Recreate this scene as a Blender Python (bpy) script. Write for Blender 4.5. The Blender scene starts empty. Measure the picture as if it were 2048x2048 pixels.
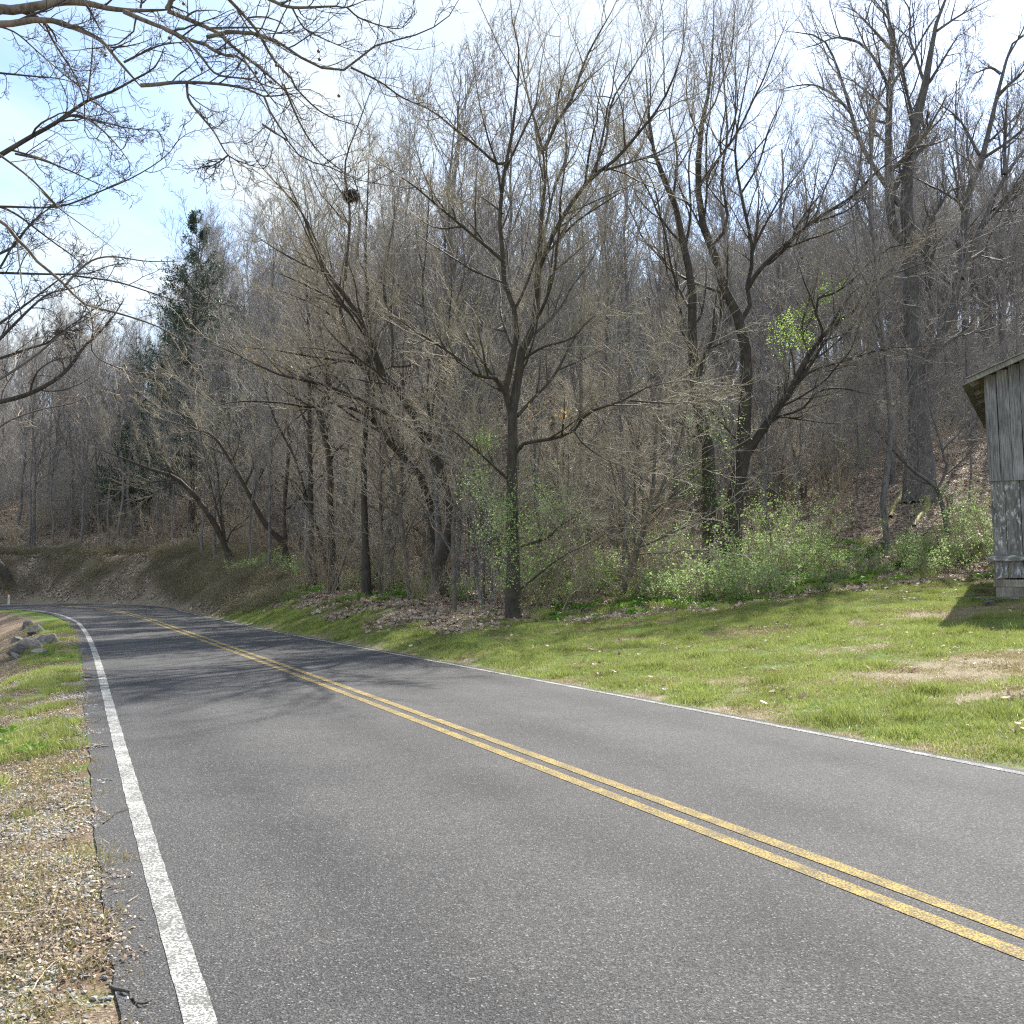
import bpy, math, random
import numpy as np
from mathutils import Vector, noise as mnoise

random.seed(7)
RNG = np.random.default_rng(7)
R = math.radians
S = bpy.context.scene
COL = S.collection

# ------------------------------------------------------------------ camera, world, sun, exposure
F_PX, CX, CY = 2054.0, 1024.0, 1024.0          # focal length and centre in photo pixels (2048 x 2048)
PITCH = math.atan((1145.0 - 1024.0) / F_PX)
CAM_H = 1.6
cam_d = bpy.data.cameras.new('camera')
cam_d.sensor_width = 36.0
cam_d.lens = 36.0 * F_PX / 2048.0
cam_d.clip_start = 0.05
cam_d.clip_end = 6000
cam = bpy.data.objects.new('camera', cam_d)
COL.objects.link(cam)
cam.location = (0, 0, CAM_H)
cam.rotation_euler = (R(90) + PITCH, 0, 0)
S.camera = cam

SUN_AZ, SUN_EL = 30.0, 47.0                     # degrees clockwise from +Y, and above the horizon
world = bpy.data.worlds.new('World')
S.world = world
world.use_nodes = True
nt = world.node_tree
nt.nodes.clear()
def N(tree, typ, **kw):
    n = tree.nodes.new(typ)
    for k, v in kw.items():
        setattr(n, k, v)
    return n
out = N(nt, 'ShaderNodeOutputWorld')
bg = N(nt, 'ShaderNodeBackground')
bg.inputs['Strength'].default_value = 0.125
sky = N(nt, 'ShaderNodeTexSky', sky_type='NISHITA')
sky.sun_disc = False
sky.sun_elevation = R(SUN_EL)
sky.sun_rotation = R(SUN_AZ)
sky.air_density = 1.0
sky.dust_density = 0.6
sky.ozone_density = 2.0
tc = N(nt, 'ShaderNodeTexCoord')
sep = N(nt, 'ShaderNodeSeparateXYZ')
nt.links.new(tc.outputs['Generated'], sep.inputs[0])
mz = N(nt, 'ShaderNodeMath', operation='MAXIMUM'); mz.inputs[1].default_value = 0.0
az = N(nt, 'ShaderNodeMath', operation='ADD'); az.inputs[1].default_value = 0.22
nt.links.new(sep.outputs['Z'], mz.inputs[0]); nt.links.new(mz.outputs[0], az.inputs[0])
dx = N(nt, 'ShaderNodeMath', operation='DIVIDE'); dy = N(nt, 'ShaderNodeMath', operation='DIVIDE')
nt.links.new(sep.outputs['X'], dx.inputs[0]); nt.links.new(az.outputs[0], dx.inputs[1])
nt.links.new(sep.outputs['Y'], dy.inputs[0]); nt.links.new(az.outputs[0], dy.inputs[1])
cmb = N(nt, 'ShaderNodeCombineXYZ')
nt.links.new(dx.outputs[0], cmb.inputs[0]); nt.links.new(dy.outputs[0], cmb.inputs[1])
cn = N(nt, 'ShaderNodeTexNoise')
cn.inputs['Scale'].default_value = 1.25; cn.inputs['Detail'].default_value = 6; cn.inputs['Roughness'].default_value = 0.55
cn.inputs['Distortion'].default_value = 0.5
nt.links.new(cmb.outputs[0], cn.inputs['Vector'])
cr = N(nt, 'ShaderNodeMapRange'); cr.inputs['From Min'].default_value = 0.38; cr.inputs['From Max'].default_value = 0.60
cr.inputs['To Min'].default_value = 0.0; cr.inputs['To Max'].default_value = 0.95
nt.links.new(cn.outputs['Fac'], cr.inputs['Value'])
cmix = N(nt, 'ShaderNodeMixRGB')
cmix.inputs['Color2'].default_value = (3.45, 3.75, 3.9, 1)
nt.links.new(cr.outputs[0], cmix.inputs['Fac'])
nt.links.new(sky.outputs[0], cmix.inputs['Color1'])
nt.links.new(cmix.outputs[0], bg.inputs['Color'])
nt.links.new(bg.outputs[0], out.inputs['Surface'])

sun_d = bpy.data.lights.new('sun', 'SUN')
sun_d.energy = 5.0
sun_d.angle = R(0.53)
sun_d.color = (1.0, 0.955, 0.88)
sun = bpy.data.objects.new('sun', sun_d)
COL.objects.link(sun)
sd_ = Vector((math.sin(R(SUN_AZ)) * math.cos(R(SUN_EL)), math.cos(R(SUN_AZ)) * math.cos(R(SUN_EL)), math.sin(R(SUN_EL))))
sun.rotation_euler = sd_.to_track_quat('Z', 'Y').to_euler()
S.view_settings.view_transform = 'Standard'
S.view_settings.look = 'None'
S.view_settings.gamma = 1
S.view_settings.use_curve_mapping = False
S.view_settings.exposure = 1.25
S.render.engine = 'CYCLES'
S.cycles.max_bounces = 5
S.cycles.diffuse_bounces = 3
S.cycles.glossy_bounces = 1
S.cycles.transmission_bounces = 3
S.cycles.transparent_max_bounces = 6
S.cycles.use_denoising = False
S.cycles.use_adaptive_sampling = False
S.cycles.filter_width = 1.2

# ------------------------------------------------------------------ materials
def mat_new(name):
    m = bpy.data.materials.new(name)
    m.use_nodes = True
    t = m.node_tree
    b = t.nodes['Principled BSDF']
    return m, t, b
def ramp(t, fac, stops):
    r = N(t, 'ShaderNodeValToRGB')
    e = r.color_ramp.elements
    while len(e) < len(stops):
        e.new(0.5)
    for i, (p, c) in enumerate(stops):
        e[i].position = p
        e[i].color = (*c, 1)
    t.links.new(fac, r.inputs[0])
    return r.outputs[0]
def noise_n(t, scale, detail=4, rough=0.55, vec=None, dist=0.0):
    n = N(t, 'ShaderNodeTexNoise')
    n.inputs['Scale'].default_value = scale
    n.inputs['Detail'].default_value = detail
    n.inputs['Roughness'].default_value = rough
    n.inputs['Distortion'].default_value = dist
    if vec is None:
        g = N(t, 'ShaderNodeNewGeometry')
        vec = g.outputs['Position']
    t.links.new(vec, n.inputs['Vector'])
    return n.outputs['Fac']
def mixc(t, fac, a, b, mode='MIX'):
    m = N(t, 'ShaderNodeMixRGB', blend_type=mode)
    for sock, v in ((m.inputs['Fac'], fac), (m.inputs['Color1'], a), (m.inputs['Color2'], b)):
        if isinstance(v, (int, float)):
            sock.default_value = v
        elif isinstance(v, tuple):
            sock.default_value = (*v, 1)
        else:
            t.links.new(v, sock)
    return m.outputs[0]
def math_n(t, op, a, b=0.0, c=None, clamp=False):
    m = N(t, 'ShaderNodeMath', operation=op)
    m.use_clamp = clamp
    for i, v in enumerate((a, b) if c is None else (a, b, c)):
        if isinstance(v, (int, float)):
            m.inputs[i].default_value = v
        else:
            t.links.new(v, m.inputs[i])
    return m.outputs[0]
def attr(t, name):
    a = N(t, 'ShaderNodeAttribute')
    a.attribute_name = name
    return a
def bump(t, b, h, strength, dist):
    n = N(t, 'ShaderNodeBump')
    n.inputs['Strength'].default_value = strength
    n.inputs['Distance'].default_value = dist
    t.links.new(h, n.inputs['Height'])
    t.links.new(n.outputs[0], b.inputs['Normal'])
def objcoord(t, scale=(1, 1, 1)):
    g = N(t, 'ShaderNodeTexCoord')
    m = N(t, 'ShaderNodeMapping')
    m.inputs['Scale'].default_value = scale
    t.links.new(g.outputs['Object'], m.inputs[0])
    return m.outputs[0]

def bark_mat(name, dark, light, twig, moss=0.0, mosscol=(0.09, 0.11, 0.025)):
    m, t, b = mat_new(name)
    v = objcoord(t, (1, 1, 0.22))
    c = ramp(t, noise_n(t, 26, 5, 0.65, v), [(0.32, dark), (0.62, light)])
    blot = noise_n(t, 3.2, 4, 0.6, objcoord(t))
    c = mixc(t, ramp(t, blot, [(0.45, (0, 0, 0)), (0.68, (0.6, 0.6, 0.6))]), c, tuple(min(1, x * 1.5) for x in light))
    if moss > 0:
        mf = ramp(t, noise_n(t, 2.3, 5, 0.7, objcoord(t)), [(0.62 - 0.25 * moss, (0, 0, 0)), (0.72 - 0.2 * moss, (0.9, 0.9, 0.9))])
        c = mixc(t, mf, c, mosscol)
    th = attr(t, 'thin').outputs['Fac']
    tv = mixc(t, noise_n(t, 1.3, 2, 0.5), tuple(x * 0.75 for x in twig), tuple(x * 1.2 for x in twig))
    c = mixc(t, th, c, tv)
    t.links.new(c, b.inputs['Base Color'])
    b.inputs['Roughness'].default_value = 0.72
    b.inputs['Specular IOR Level'].default_value = 0.35
    bump(t, b, noise_n(t, 30, 4, 0.7, v), 0.9, 0.02)
    return m
M_BARK = bark_mat('bark_brown', (0.017, 0.014, 0.011), (0.07, 0.058, 0.045), (0.38, 0.34, 0.265), 0.08)
M_BARK_MOSSY = bark_mat('bark_mossy', (0.018, 0.015, 0.011), (0.075, 0.061, 0.045), (0.40, 0.355, 0.26), 0.22, (0.075, 0.075, 0.025))
M_MOSS = bark_mat('moss', (0.10, 0.10, 0.02), (0.24, 0.22, 0.05), (0.2, 0.2, 0.1), 0.0)
M_BARK_GREY = bark_mat('bark_grey', (0.035, 0.033, 0.031), (0.125, 0.118, 0.108), (0.22, 0.205, 0.185), 0.0)
M_BARK_FOREST = bark_mat('bark_forest', (0.05, 0.046, 0.043), (0.20, 0.187, 0.175), (0.30, 0.283, 0.268), 0.0)
M_BARK_SYC = bark_mat('bark_sycamore', (0.05, 0.042, 0.033), (0.22, 0.19, 0.15), (0.08, 0.066, 0.055), 0.0)
M_BARK_DARK = bark_mat('bark_dark', (0.022, 0.02, 0.018), (0.08, 0.07, 0.06), (0.075, 0.064, 0.056), 0.0)
M_BRUSH = bark_mat('brush_stems', (0.10, 0.075, 0.05), (0.26, 0.20, 0.14), (0.40, 0.33, 0.24), 0.0)

def leaf_mat(name, cols, trans=0.45, rough=0.5):
    m, t, b = mat_new(name)
    a = attr(t, 'tint').outputs['Fac']
    n = len(cols)
    c = ramp(t, a, [(i / max(1, n - 1), cols[i]) for i in range(n)])
    oi = N(t, 'ShaderNodeObjectInfo')
    c = mixc(t, 0.30, c, ramp(t, noise_n(t, 1.1, 5, 0.7), [(0.35, tuple(x * 0.5 for x in cols[0])), (0.65, tuple(min(1, x * 1.3) for x in cols[-1]))]))
    t.links.new(c, b.inputs['Base Color'])
    b.inputs['Roughness'].default_value = rough
    b.inputs['Specular IOR Level'].default_value = 0.3
    tr = N(t, 'ShaderNodeBsdfTranslucent')
    t.links.new(c, tr.inputs['Color'])
    mx = N(t, 'ShaderNodeMixShader')
    mx.inputs[0].default_value = trans
    o = t.nodes['Material Output']
    t.links.new(b.outputs[0], mx.inputs[1]); t.links.new(tr.outputs[0], mx.inputs[2])
    t.links.new(mx.outputs[0], o.inputs['Surface'])
    return m
M_GRASS = leaf_mat('grass_blades', [(0.42, 0.34, 0.18), (0.13, 0.19, 0.03), (0.20, 0.28, 0.04), (0.29, 0.37, 0.07), (0.44, 0.47, 0.19)], 0.42)
M_DRYGRASS = leaf_mat('dry_grass', [(0.30, 0.22, 0.10), (0.42, 0.33, 0.17), (0.20, 0.22, 0.06)], 0.3)
M_WEED = leaf_mat('weed_leaves', [(0.06, 0.14, 0.02), (0.13, 0.28, 0.03), (0.20, 0.36, 0.05)], 0.45)
M_BUSH = leaf_mat('bush_leaves', [(0.16, 0.27, 0.07), (0.32, 0.46, 0.14), (0.48, 0.62, 0.27)], 0.5)
M_BUSH_LIME = leaf_mat('lime_leaves', [(0.22, 0.36, 0.06), (0.34, 0.52, 0.10), (0.45, 0.62, 0.16)], 0.55)
M_LITTER = leaf_mat('fallen_leaves', [(0.09, 0.062, 0.04), (0.24, 0.172, 0.115), (0.40, 0.30, 0.215), (0.60, 0.50, 0.39)], 0.12, 0.6)
M_ORANGE = leaf_mat('withered_leaves', [(0.34, 0.15, 0.03), (0.50, 0.30, 0.06), (0.62, 0.50, 0.22)], 0.45)
M_CEDAR = leaf_mat('cedar_needles', [(0.030, 0.055, 0.040), (0.055, 0.092, 0.062), (0.10, 0.14, 0.09)], 0.2)

def asphalt():
    m, t, b = mat_new('asphalt')
    fine = noise_n(t, 95, 3, 0.75)
    vor = N(t, 'ShaderNodeTexVoronoi'); vor.inputs['Scale'].default_value = 130
    g = N(t, 'ShaderNodeNewGeometry'); t.links.new(g.outputs['Position'], vor.inputs['Vector'])
    c = ramp(t, fine, [(0.30, (0.010, 0.010, 0.010)), (0.5, (0.053, 0.0525, 0.053)), (0.70, (0.138, 0.136, 0.134))])
    big = noise_n(t, 0.55, 5, 0.6)
    c = mixc(t, 1.0, c, ramp(t, big, [(0.3, (0.76, 0.76, 0.77)), (0.7, (1.18, 1.17, 1.15))]), 'MULTIPLY')
    ln = attr(t, 'lane').outputs['Fac']
    wt = math_n(t, 'ABSOLUTE', math_n(t, 'SUBTRACT', math_n(t, 'ABSOLUTE', math_n(t, 'SUBTRACT', math_n(t, 'ABSOLUTE', ln), 1.6)), .78))
    wt = math_n(t, 'ADD', wt, math_n(t, 'MULTIPLY', math_n(t, 'SUBTRACT', big, .5), .5))
    c = mixc(t, 1.0, c, ramp(t, wt, [(0.0, (0.84, 0.84, 0.85)), (0.45, (1.10, 1.10, 1.10))]), 'MULTIPLY')
    vc = N(t, 'ShaderNodeTexVoronoi', feature='DISTANCE_TO_EDGE'); vc.inputs['Scale'].default_value = .55
    wv = N(t, 'ShaderNodeVectorMath', operation='ADD'); wn = N(t, 'ShaderNodeTexNoise'); wn.inputs['Scale'].default_value = 1.7; wn.inputs['Detail'].default_value = 5
    t.links.new(g.outputs['Position'], wn.inputs['Vector']); t.links.new(g.outputs['Position'], wv.inputs[0]); t.links.new(wn.outputs['Color'], wv.inputs[1]); t.links.new(wv.outputs[0], vc.inputs['Vector'])
    ck = math_n(t, 'ADD', vc.outputs['Distance'], ramp(t, noise_n(t, .45, 3), [(0.50, (.05, .05, .05)), (0.62, (0, 0, 0))]))
    c = mixc(t, ramp(t, ck, [(0.0, (.75, .75, .75)), (0.006, (0, 0, 0))]), c, (0.018, 0.018, 0.018))
    st = noise_n(t, 6, 4, 0.7)
    c = mixc(t, 1.0, c, ramp(t, st, [(0.26, (0.72, 0.72, 0.72)), (0.42, (1, 1, 1))]), 'MULTIPLY')
    vr = N(t, 'ShaderNodeSeparateColor'); t.links.new(vor.outputs['Color'], vr.inputs[0])
    spk = ramp(t, vr.outputs[0], [(0.93, (0, 0, 0)), (0.99, (0.6, 0.6, 0.6))])
    c = mixc(t, spk, c, (0.30, 0.295, 0.29))
    t.links.new(c, b.inputs['Base Color'])
    b.inputs['Roughness'].default_value = 0.75
    b.inputs['Specular IOR Level'].default_value = 0.22
    bump(t, b, math_n(t, 'ADD', fine, vor.outputs['Distance']), 0.9, 0.006)
    return m
M_ASPHALT = asphalt()
def paint(name, col, wear):
    m, t, b = mat_new(name)
    n1 = noise_n(t, 85, 3, 0.8)
    n2 = noise_n(t, 5, 4, 0.6)
    f = math_n(t, 'ADD', n1, math_n(t, 'MULTIPLY', n2, 0.28))
    k = ramp(t, f, [(wear + .03, (0, 0, 0)), (wear + 0.17, (.9, .9, .9))])
    c = mixc(t, k, mixc(t, noise_n(t, 3, 4), tuple(x * 0.85 for x in col), col), (0.075, 0.073, 0.07))
    t.links.new(c, b.inputs['Base Color'])
    b.inputs['Roughness'].default_value = 0.85
    b.inputs['Specular IOR Level'].default_value = 0.15
    bump(t, b, n1, 0.8, 0.004)
    return m
M_WHITE = paint('white_road_paint', (0.50, 0.505, 0.48), 0.505)
M_YELLOW = paint('yellow_road_paint', (0.50, 0.355, 0.095), 0.495)

def ground_mat():
    m, t, b = mat_new('soil_and_turf')
    g = attr(t, 'g_grass').outputs['Fac']; l = attr(t, 'g_litter').outputs['Fac']; v = attr(t, 'g_gravel').outputs['Fac']; d = attr(t, 'g_dry').outputs['Fac']
    f = noise_n(t, 18, 5, 0.7); f2 = noise_n(t, 2.2, 5, 0.6); f3 = noise_n(t, 60, 3, 0.7)
    soil = ramp(t, f, [(0.3, (0.075, 0.05, 0.032)), (0.55, (0.17, 0.12, 0.08)), (0.72, (0.30, 0.22, 0.155))])
    litter = ramp(t, f3, [(0.33, (0.06, 0.044, 0.032)), (0.5, (0.20, 0.15, 0.108)), (0.66, (0.44, 0.355, 0.275))])
    grass = ramp(t, f3, [(0.3, (0.045, 0.08, 0.015)), (0.55, (0.10, 0.17, 0.025)), (0.75, (0.21, 0.27, 0.06))])
    dry = ramp(t, f3, [(0.3, (0.12, 0.10, 0.06)), (0.55, (0.30, 0.25, 0.17)), (0.75, (0.5, 0.44, 0.34))])
    grav = ramp(t, f3, [(0.32, (0.09, 0.09, 0.09)), (0.5, (0.26, 0.255, 0.25)), (0.7, (0.5, 0.5, 0.49))])
    def soft(a, n, w=0.35):
        return ramp(t, math_n(t, 'ADD', a, math_n(t, 'MULTIPLY', math_n(t, 'SUBTRACT', n, 0.5), 1.5)), [(0.5 - w / 2, (0, 0, 0)), (0.5 + w / 2, (1, 1, 1))])
    c = mixc(t, soft(l, f2), soil, litter)
    c = mixc(t, soft(g, f2), c, grass)
    c = mixc(t, soft(d, noise_n(t, 3.1, 6, 0.7)), c, dry)
    c = mixc(t, soft(v, f2), c, grav)
    t.links.new(c, b.inputs['Base Color'])
    b.inputs['Roughness'].default_value = 0.9
    b.inputs['Specular IOR Level'].default_value = 0.15
    bump(t, b, math_n(t, 'ADD', f, f3), 0.8, 0.03)
    return m
M_GROUND = ground_mat()
def stone_mat(name, a, c2):
    m, t, b = mat_new(name)
    v = objcoord(t)
    c = ramp(t, noise_n(t, 9, 6, 0.7, v), [(0.3, a), (0.7, c2)])
    c = mixc(t, ramp(t, noise_n(t, 2.5, 3, 0.6, v), [(0.5, (0, 0, 0)), (0.7, (0.5, 0.5, 0.5))]), c, (0.16, 0.15, 0.09))
    t.links.new(c, b.inputs['Base Color']); b.inputs['Roughness'].default_value = 0.85
    bump(t, b, noise_n(t, 22, 6, 0.7, v), 0.8, 0.03)
    return m
M_ROCK = stone_mat('grey_rock', (0.04, 0.04, 0.037), (0.18, 0.175, 0.16))
M_GRAVEL = leaf_mat('gravel_stones', [(0.06, 0.06, 0.06), (0.16, 0.157, 0.152), (0.26, 0.255, 0.25), (0.42, 0.42, 0.42)], 0.0, 0.8)

def wood_mat(name, dark, light, paintc=None, paint_amt=0.0):
    m, t, b = mat_new(name)
    v = objcoord(t, (1, 1, 0.05))
    oi = N(t, 'ShaderNodeObjectInfo')
    off = N(t, 'ShaderNodeVectorMath', operation='ADD')
    cmbx = N(t, 'ShaderNodeCombineXYZ')
    t.links.new(math_n(t, 'MULTIPLY', oi.outputs['Random'], 37.0), cmbx.inputs[0])
    t.links.new(math_n(t, 'MULTIPLY', oi.outputs['Random'], 91.0), cmbx.inputs[2])
    t.links.new(v, off.inputs[0]); t.links.new(cmbx.outputs[0], off.inputs[1])
    grain = noise_n(t, 55, 5, 0.65, off.outputs[0], 0.6)
    c = ramp(t, grain, [(0.30, dark), (0.5, tuple((a + b2) / 2 for a, b2 in zip(dark, light))), (0.68, light)])
    v2 = objcoord(t, (1, 1, 0.35))
    off2 = N(t, 'ShaderNodeVectorMath', operation='ADD')
    t.links.new(v2, off2.inputs[0]); t.links.new(cmbx.outputs[0], off2.inputs[1])
    st = noise_n(t, 3.5, 5, 0.65, off2.outputs[0])
    c = mixc(t, 1.0, c, ramp(t, st, [(0.3, (0.50, 0.48, 0.46)), (0.65, (1.15, 1.15, 1.18))]), 'MULTIPLY')
    if paintc:
        pn = noise_n(t, 16, 6, 0.8, off2.outputs[0], 0.3)
        pf = ramp(t, pn, [(0.58 - paint_amt, (0, 0, 0)), (0.66 - paint_amt, (.85, .85, .85))])
        c = mixc(t, pf, c, paintc)
    rt = math_n(t, 'MULTIPLY_ADD', oi.outputs['Random'], 0.35, 0.82)
    mm = N(t, 'ShaderNodeVectorMath', operation='SCALE')
    t.links.new(c, mm.inputs[0]); t.links.new(rt, mm.inputs['Scale'])
    t.links.new(mm.outputs[0], b.inputs['Base Color'])
    b.inputs['Roughness'].default_value = 0.85
    bump(t, b, grain, 0.7, 0.006)
    return m
M_WOOD = wood_mat('weathered_boards', (0.06, 0.056, 0.053), (0.34, 0.325, 0.315))
M_WOOD_PEEL = wood_mat('boards_with_peeling_paint', (0.07, 0.062, 0.055), (0.30, 0.28, 0.26), (0.62, 0.61, 0.57), 0.05)
M_WOOD_TAN = wood_mat('tan_beam', (0.15, 0.125, 0.095), (0.45, 0.39, 0.31))
M_ROOF = wood_mat('roof_sheet', (0.17, 0.16, 0.145), (0.42, 0.40, 0.365))
m_, t_, b_ = mat_new('post_white'); b_.inputs['Base Color'].default_value = (0.6, 0.6, 0.57, 1); M_POST = m_
t_.links.new(ramp(t_, noise_n(t_, 12), [(0.35, (0.4, 0.39, 0.35)), (0.6, (0.7, 0.7, 0.67))]), b_.inputs['Base Color'])
m_, t_, b_ = mat_new('seed_ball'); t_.links.new(ramp(t_, noise_n(t_, 150), [(0.4, (0.07, 0.045, 0.03)), (0.6, (0.24, 0.15, 0.09))]), b_.inputs['Base Color']); M_BALL = m_

# ------------------------------------------------------------------ helpers
def tag(o, label=None, cat=None, group=None, kind=None):
    if label: o['label'] = label
    if cat: o['category'] = cat
    if group: o['group'] = group
    if kind: o['kind'] = kind
    return o
def empty(name, loc=(0, 0, 0)):
    o = bpy.data.objects.new(name, None)
    o.empty_display_size = 0.2
    COL.objects.link(o)
    o.location = loc
    return o
def np_mesh(name, V, polys, mat, attrs=None, smooth=True):
    """polys: list of (M,k) index arrays"""
    me = bpy.data.meshes.new(name)
    V = np.asarray(V, np.float32)
    me.vertices.add(len(V)); me.vertices.foreach_set('co', V.ravel())
    polys = [np.asarray(p, np.int32) for p in polys if len(p)]
    nl = sum(p.size for p in polys); npoly = sum(len(p) for p in polys)
    me.loops.add(nl); me.polygons.add(npoly)
    me.loops.foreach_set('vertex_index', np.concatenate([p.ravel() for p in polys]))
    tot = np.concatenate([np.full(len(p), p.shape[1], np.int32) for p in polys])
    st = np.concatenate([[0], np.cumsum(tot)[:-1]]).astype(np.int32)
    me.polygons.foreach_set('loop_start', st)
    me.polygons.foreach_set('use_smooth', np.full(npoly, smooth))
    if attrs:
        for k, a in attrs.items():
            at = me.attributes.new(k, 'FLOAT', 'POINT')
            at.data.foreach_set('value', np.asarray(a, np.float32))
    me.update(calc_edges=True)
    me.materials.append(mat)
    return me
def add(name, me, parent=None):
    o = bpy.data.objects.new(name, me)
    COL.objects.link(o)
    if parent is not None:
        o.parent = parent
    return o
def norm(a):
    return a / np.maximum(np.linalg.norm(a, axis=-1, keepdims=True), 1e-9)
def tubes(P, Rr, sides):
    """P (N,K,3), Rr (N,K) -> verts, quads, radii per vertex"""
    P = np.asarray(P, float); Rr = np.asarray(Rr, float)
    n, k, _ = P.shape
    T = norm(np.gradient(P, axis=1))
    mt = norm(P[:, -1] - P[:, 0] + 1e-6)
    ref = np.where(np.abs(mt[:, 2:3]) < 0.75, np.array([[0, 0, 1.0]]), np.array([[1.0, 0, 0]]))
    U = norm(np.cross(T, ref[:, None, :]))
    W = np.cross(T, U)
    a = np.arange(sides) * 2 * np.pi / sides
    V = P[:, :, None, :] + Rr[:, :, None, None] * (np.cos(a)[None, None, :, None] * U[:, :, None, :] + np.sin(a)[None, None, :, None] * W[:, :, None, :])
    idx = np.arange(n * k * sides).reshape(n, k, sides)
    A = idx[:, :-1, :]; B = idx[:, 1:, :]
    Q = np.stack([A, np.roll(A, -1, 2), np.roll(B, -1, 2), B], -1).reshape(-1, 4)
    return V.reshape(-1, 3), Q, np.repeat(Rr.ravel(), sides)
class Build:
    def __init__(s):
        s.V = []; s.Q = []; s.r = []; s.n = 0
    def add(s, P, Rr, sides):
        V, Q, r = tubes(P, Rr, sides)
        s.V.append(V); s.Q.append(Q + s.n); s.r.append(r); s.n += len(V)
    def mesh(s, name, mat, origin=(0, 0, 0)):
        V = np.concatenate(s.V) - np.asarray(origin)
        r = np.concatenate(s.r)
        thin = np.clip((0.019 - r) / 0.014, 0, 1)
        return np_mesh(name, V, [np.concatenate(s.Q)], mat, {'thin': thin})
def resample(pts, k):
    """smooth curve through pts, k points evenly by length"""
    p = np.asarray(pts, float)
    if len(p) == 2:
        tt = np.linspace(0, 1, k)[:, None]
        return p[0] * (1 - tt) + p[1] * tt
    q = np.vstack([2 * p[0] - p[1], p, 2 * p[-1] - p[-2]])
    outp = []
    for i in range(len(p) - 1):
        a, b, c, d = q[i], q[i + 1], q[i + 2], q[i + 3]
        for tt in np.linspace(0, 1, 12, endpoint=False):
            outp.append(0.5 * ((2 * b) + (c - a) * tt + (2 * a - 5 * b + 4 * c - d) * tt ** 2 + (3 * b - a - 3 * c + d) * tt ** 3))
    outp.append(p[-1])
    o = np.array(outp)
    L = np.concatenate([[0], np.cumsum(np.linalg.norm(np.diff(o[:, :3], axis=0), axis=1))])
    s = np.linspace(0, L[-1], k)
    return np.stack([np.interp(s, L, o[:, j]) for j in range(o.shape[1])], 1)
def spawn(P, Rr, n, t0, t1, ang, lr, rr, K, wig, up, rng, rmin=0.003, lmax=9.0, lmin=0.1, flat=0.0, curl=0.0, taper=0.25, side=None):
    """grow n children from every polyline of P; returns child polylines and radii"""
    Np, Kp, _ = P.shape
    plen = np.linalg.norm(np.diff(P, axis=1), axis=2).sum(1)
    t = t0 + (t1 - t0) * (np.arange(n)[None, :] + rng.random((Np, n))) / n
    f = t * (Kp - 1); i = np.clip(f.astype(int), 0, Kp - 2); w = (f - i)[..., None]
    ar = np.arange(Np)[:, None]
    pos = P[ar, i] * (1 - w) + P[ar, i + 1] * w
    T = norm(P[ar, i + 1] - P[ar, i])
    pr = Rr[ar, i] * (1 - w[..., 0]) + Rr[ar, i + 1] * w[..., 0]
    rv = rng.normal(size=(Np, n, 3))
    rv[..., 2] *= (1 - flat)
    rv[..., 2] += 0.25
    perp = norm(rv - (rv * T).sum(-1, keepdims=True) * T)
    a = np.radians(ang[0] + (ang[1] - ang[0]) * rng.random((Np, n)))[..., None]
    D = norm(np.cos(a) * T + np.sin(a) * perp)
    L = np.clip(plen[:, None] * lr * (0.6 + 0.8 * rng.random((Np, n))) * (1.15 - 0.65 * t), lmin, lmax)
    r0 = np.maximum(pr * rr * (0.7 + 0.5 * rng.random((Np, n))), rmin)
    M = Np * n
    pos = pos.reshape(M, 3); D = D.reshape(M, 3); L = L.reshape(M, 1); r0 = r0.reshape(M)
    out = [pos]; step = L / (K - 1)
    ax = norm(rng.normal(size=(M, 3)))
    for k in range(K - 1):
        D = norm(D + wig * rng.normal(size=(M, 3)) + np.array([0, 0, up]) + curl * np.cross(ax, D))
        pos = pos + D * step
        out.append(pos)
    C = np.stack(out, 1)
    RR = r0[:, None] * np.linspace(1, taper, K)[None, :]
    return C, RR
def proto_leaf(size, fold=0.25, lobes=False):
    if lobes:
        o = [(0, -.5), (.28, -.42), (.2, -.15), (.5, .0), (.22, .12), (.3, .42), (0, .6), (-.3, .42), (-.22, .12), (-.5, .0), (-.2, -.15), (-.28, -.42)]
    else:
        o = [(0, -.5), (.24, -.1), (.16, .25), (0, .55), (-.16, .25), (-.24, -.1)]
    v = np.array([(x, y, abs(x) * fold + 0.12 * y * y) for x, y in o]) * size
    return v
def cards(pos, size, rng, shape='leaf', upbias=0.4, squash=1.0):
    """many small folded quads (two triangles each); returns V, quads, tint"""
    n = len(pos)
    size = np.broadcast_to(size, (n,))[:, None]
    nrm = norm(rng.normal(size=(n, 3)) + np.array([0, 0, upbias]))
    a = norm(np.cross(nrm, rng.normal(size=(n, 3))))
    b = np.cross(nrm, a)
    V = np.stack([pos - a * size * 0.5, pos + b * size * 0.26 * squash + nrm * size * .06, pos + a * size * 0.5, pos - b * size * 0.26 * squash + nrm * size * .06], 1)
    Q = np.arange(n * 4).reshape(n, 4)
    tint = np.repeat(np.clip(rng.normal(0.5, 0.25, n), 0, 1), 4)
    return V.reshape(-1, 3), Q, tint
def ray(px, py):
    cx = (np.asarray(px, float) - CX) / F_PX; cy = (CY - np.asarray(py, float)) / F_PX
    return cx, math.cos(PITCH) - cy * math.sin(PITCH), math.sin(PITCH) + cy * math.cos(PITCH)
def at(px, py, Y):
    x, y, z = ray(px, py)
    k = Y / y
    return np.stack([x * k, np.broadcast_to(Y, np.shape(x * k)) * 1.0, CAM_H + z * k], -1)

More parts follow.
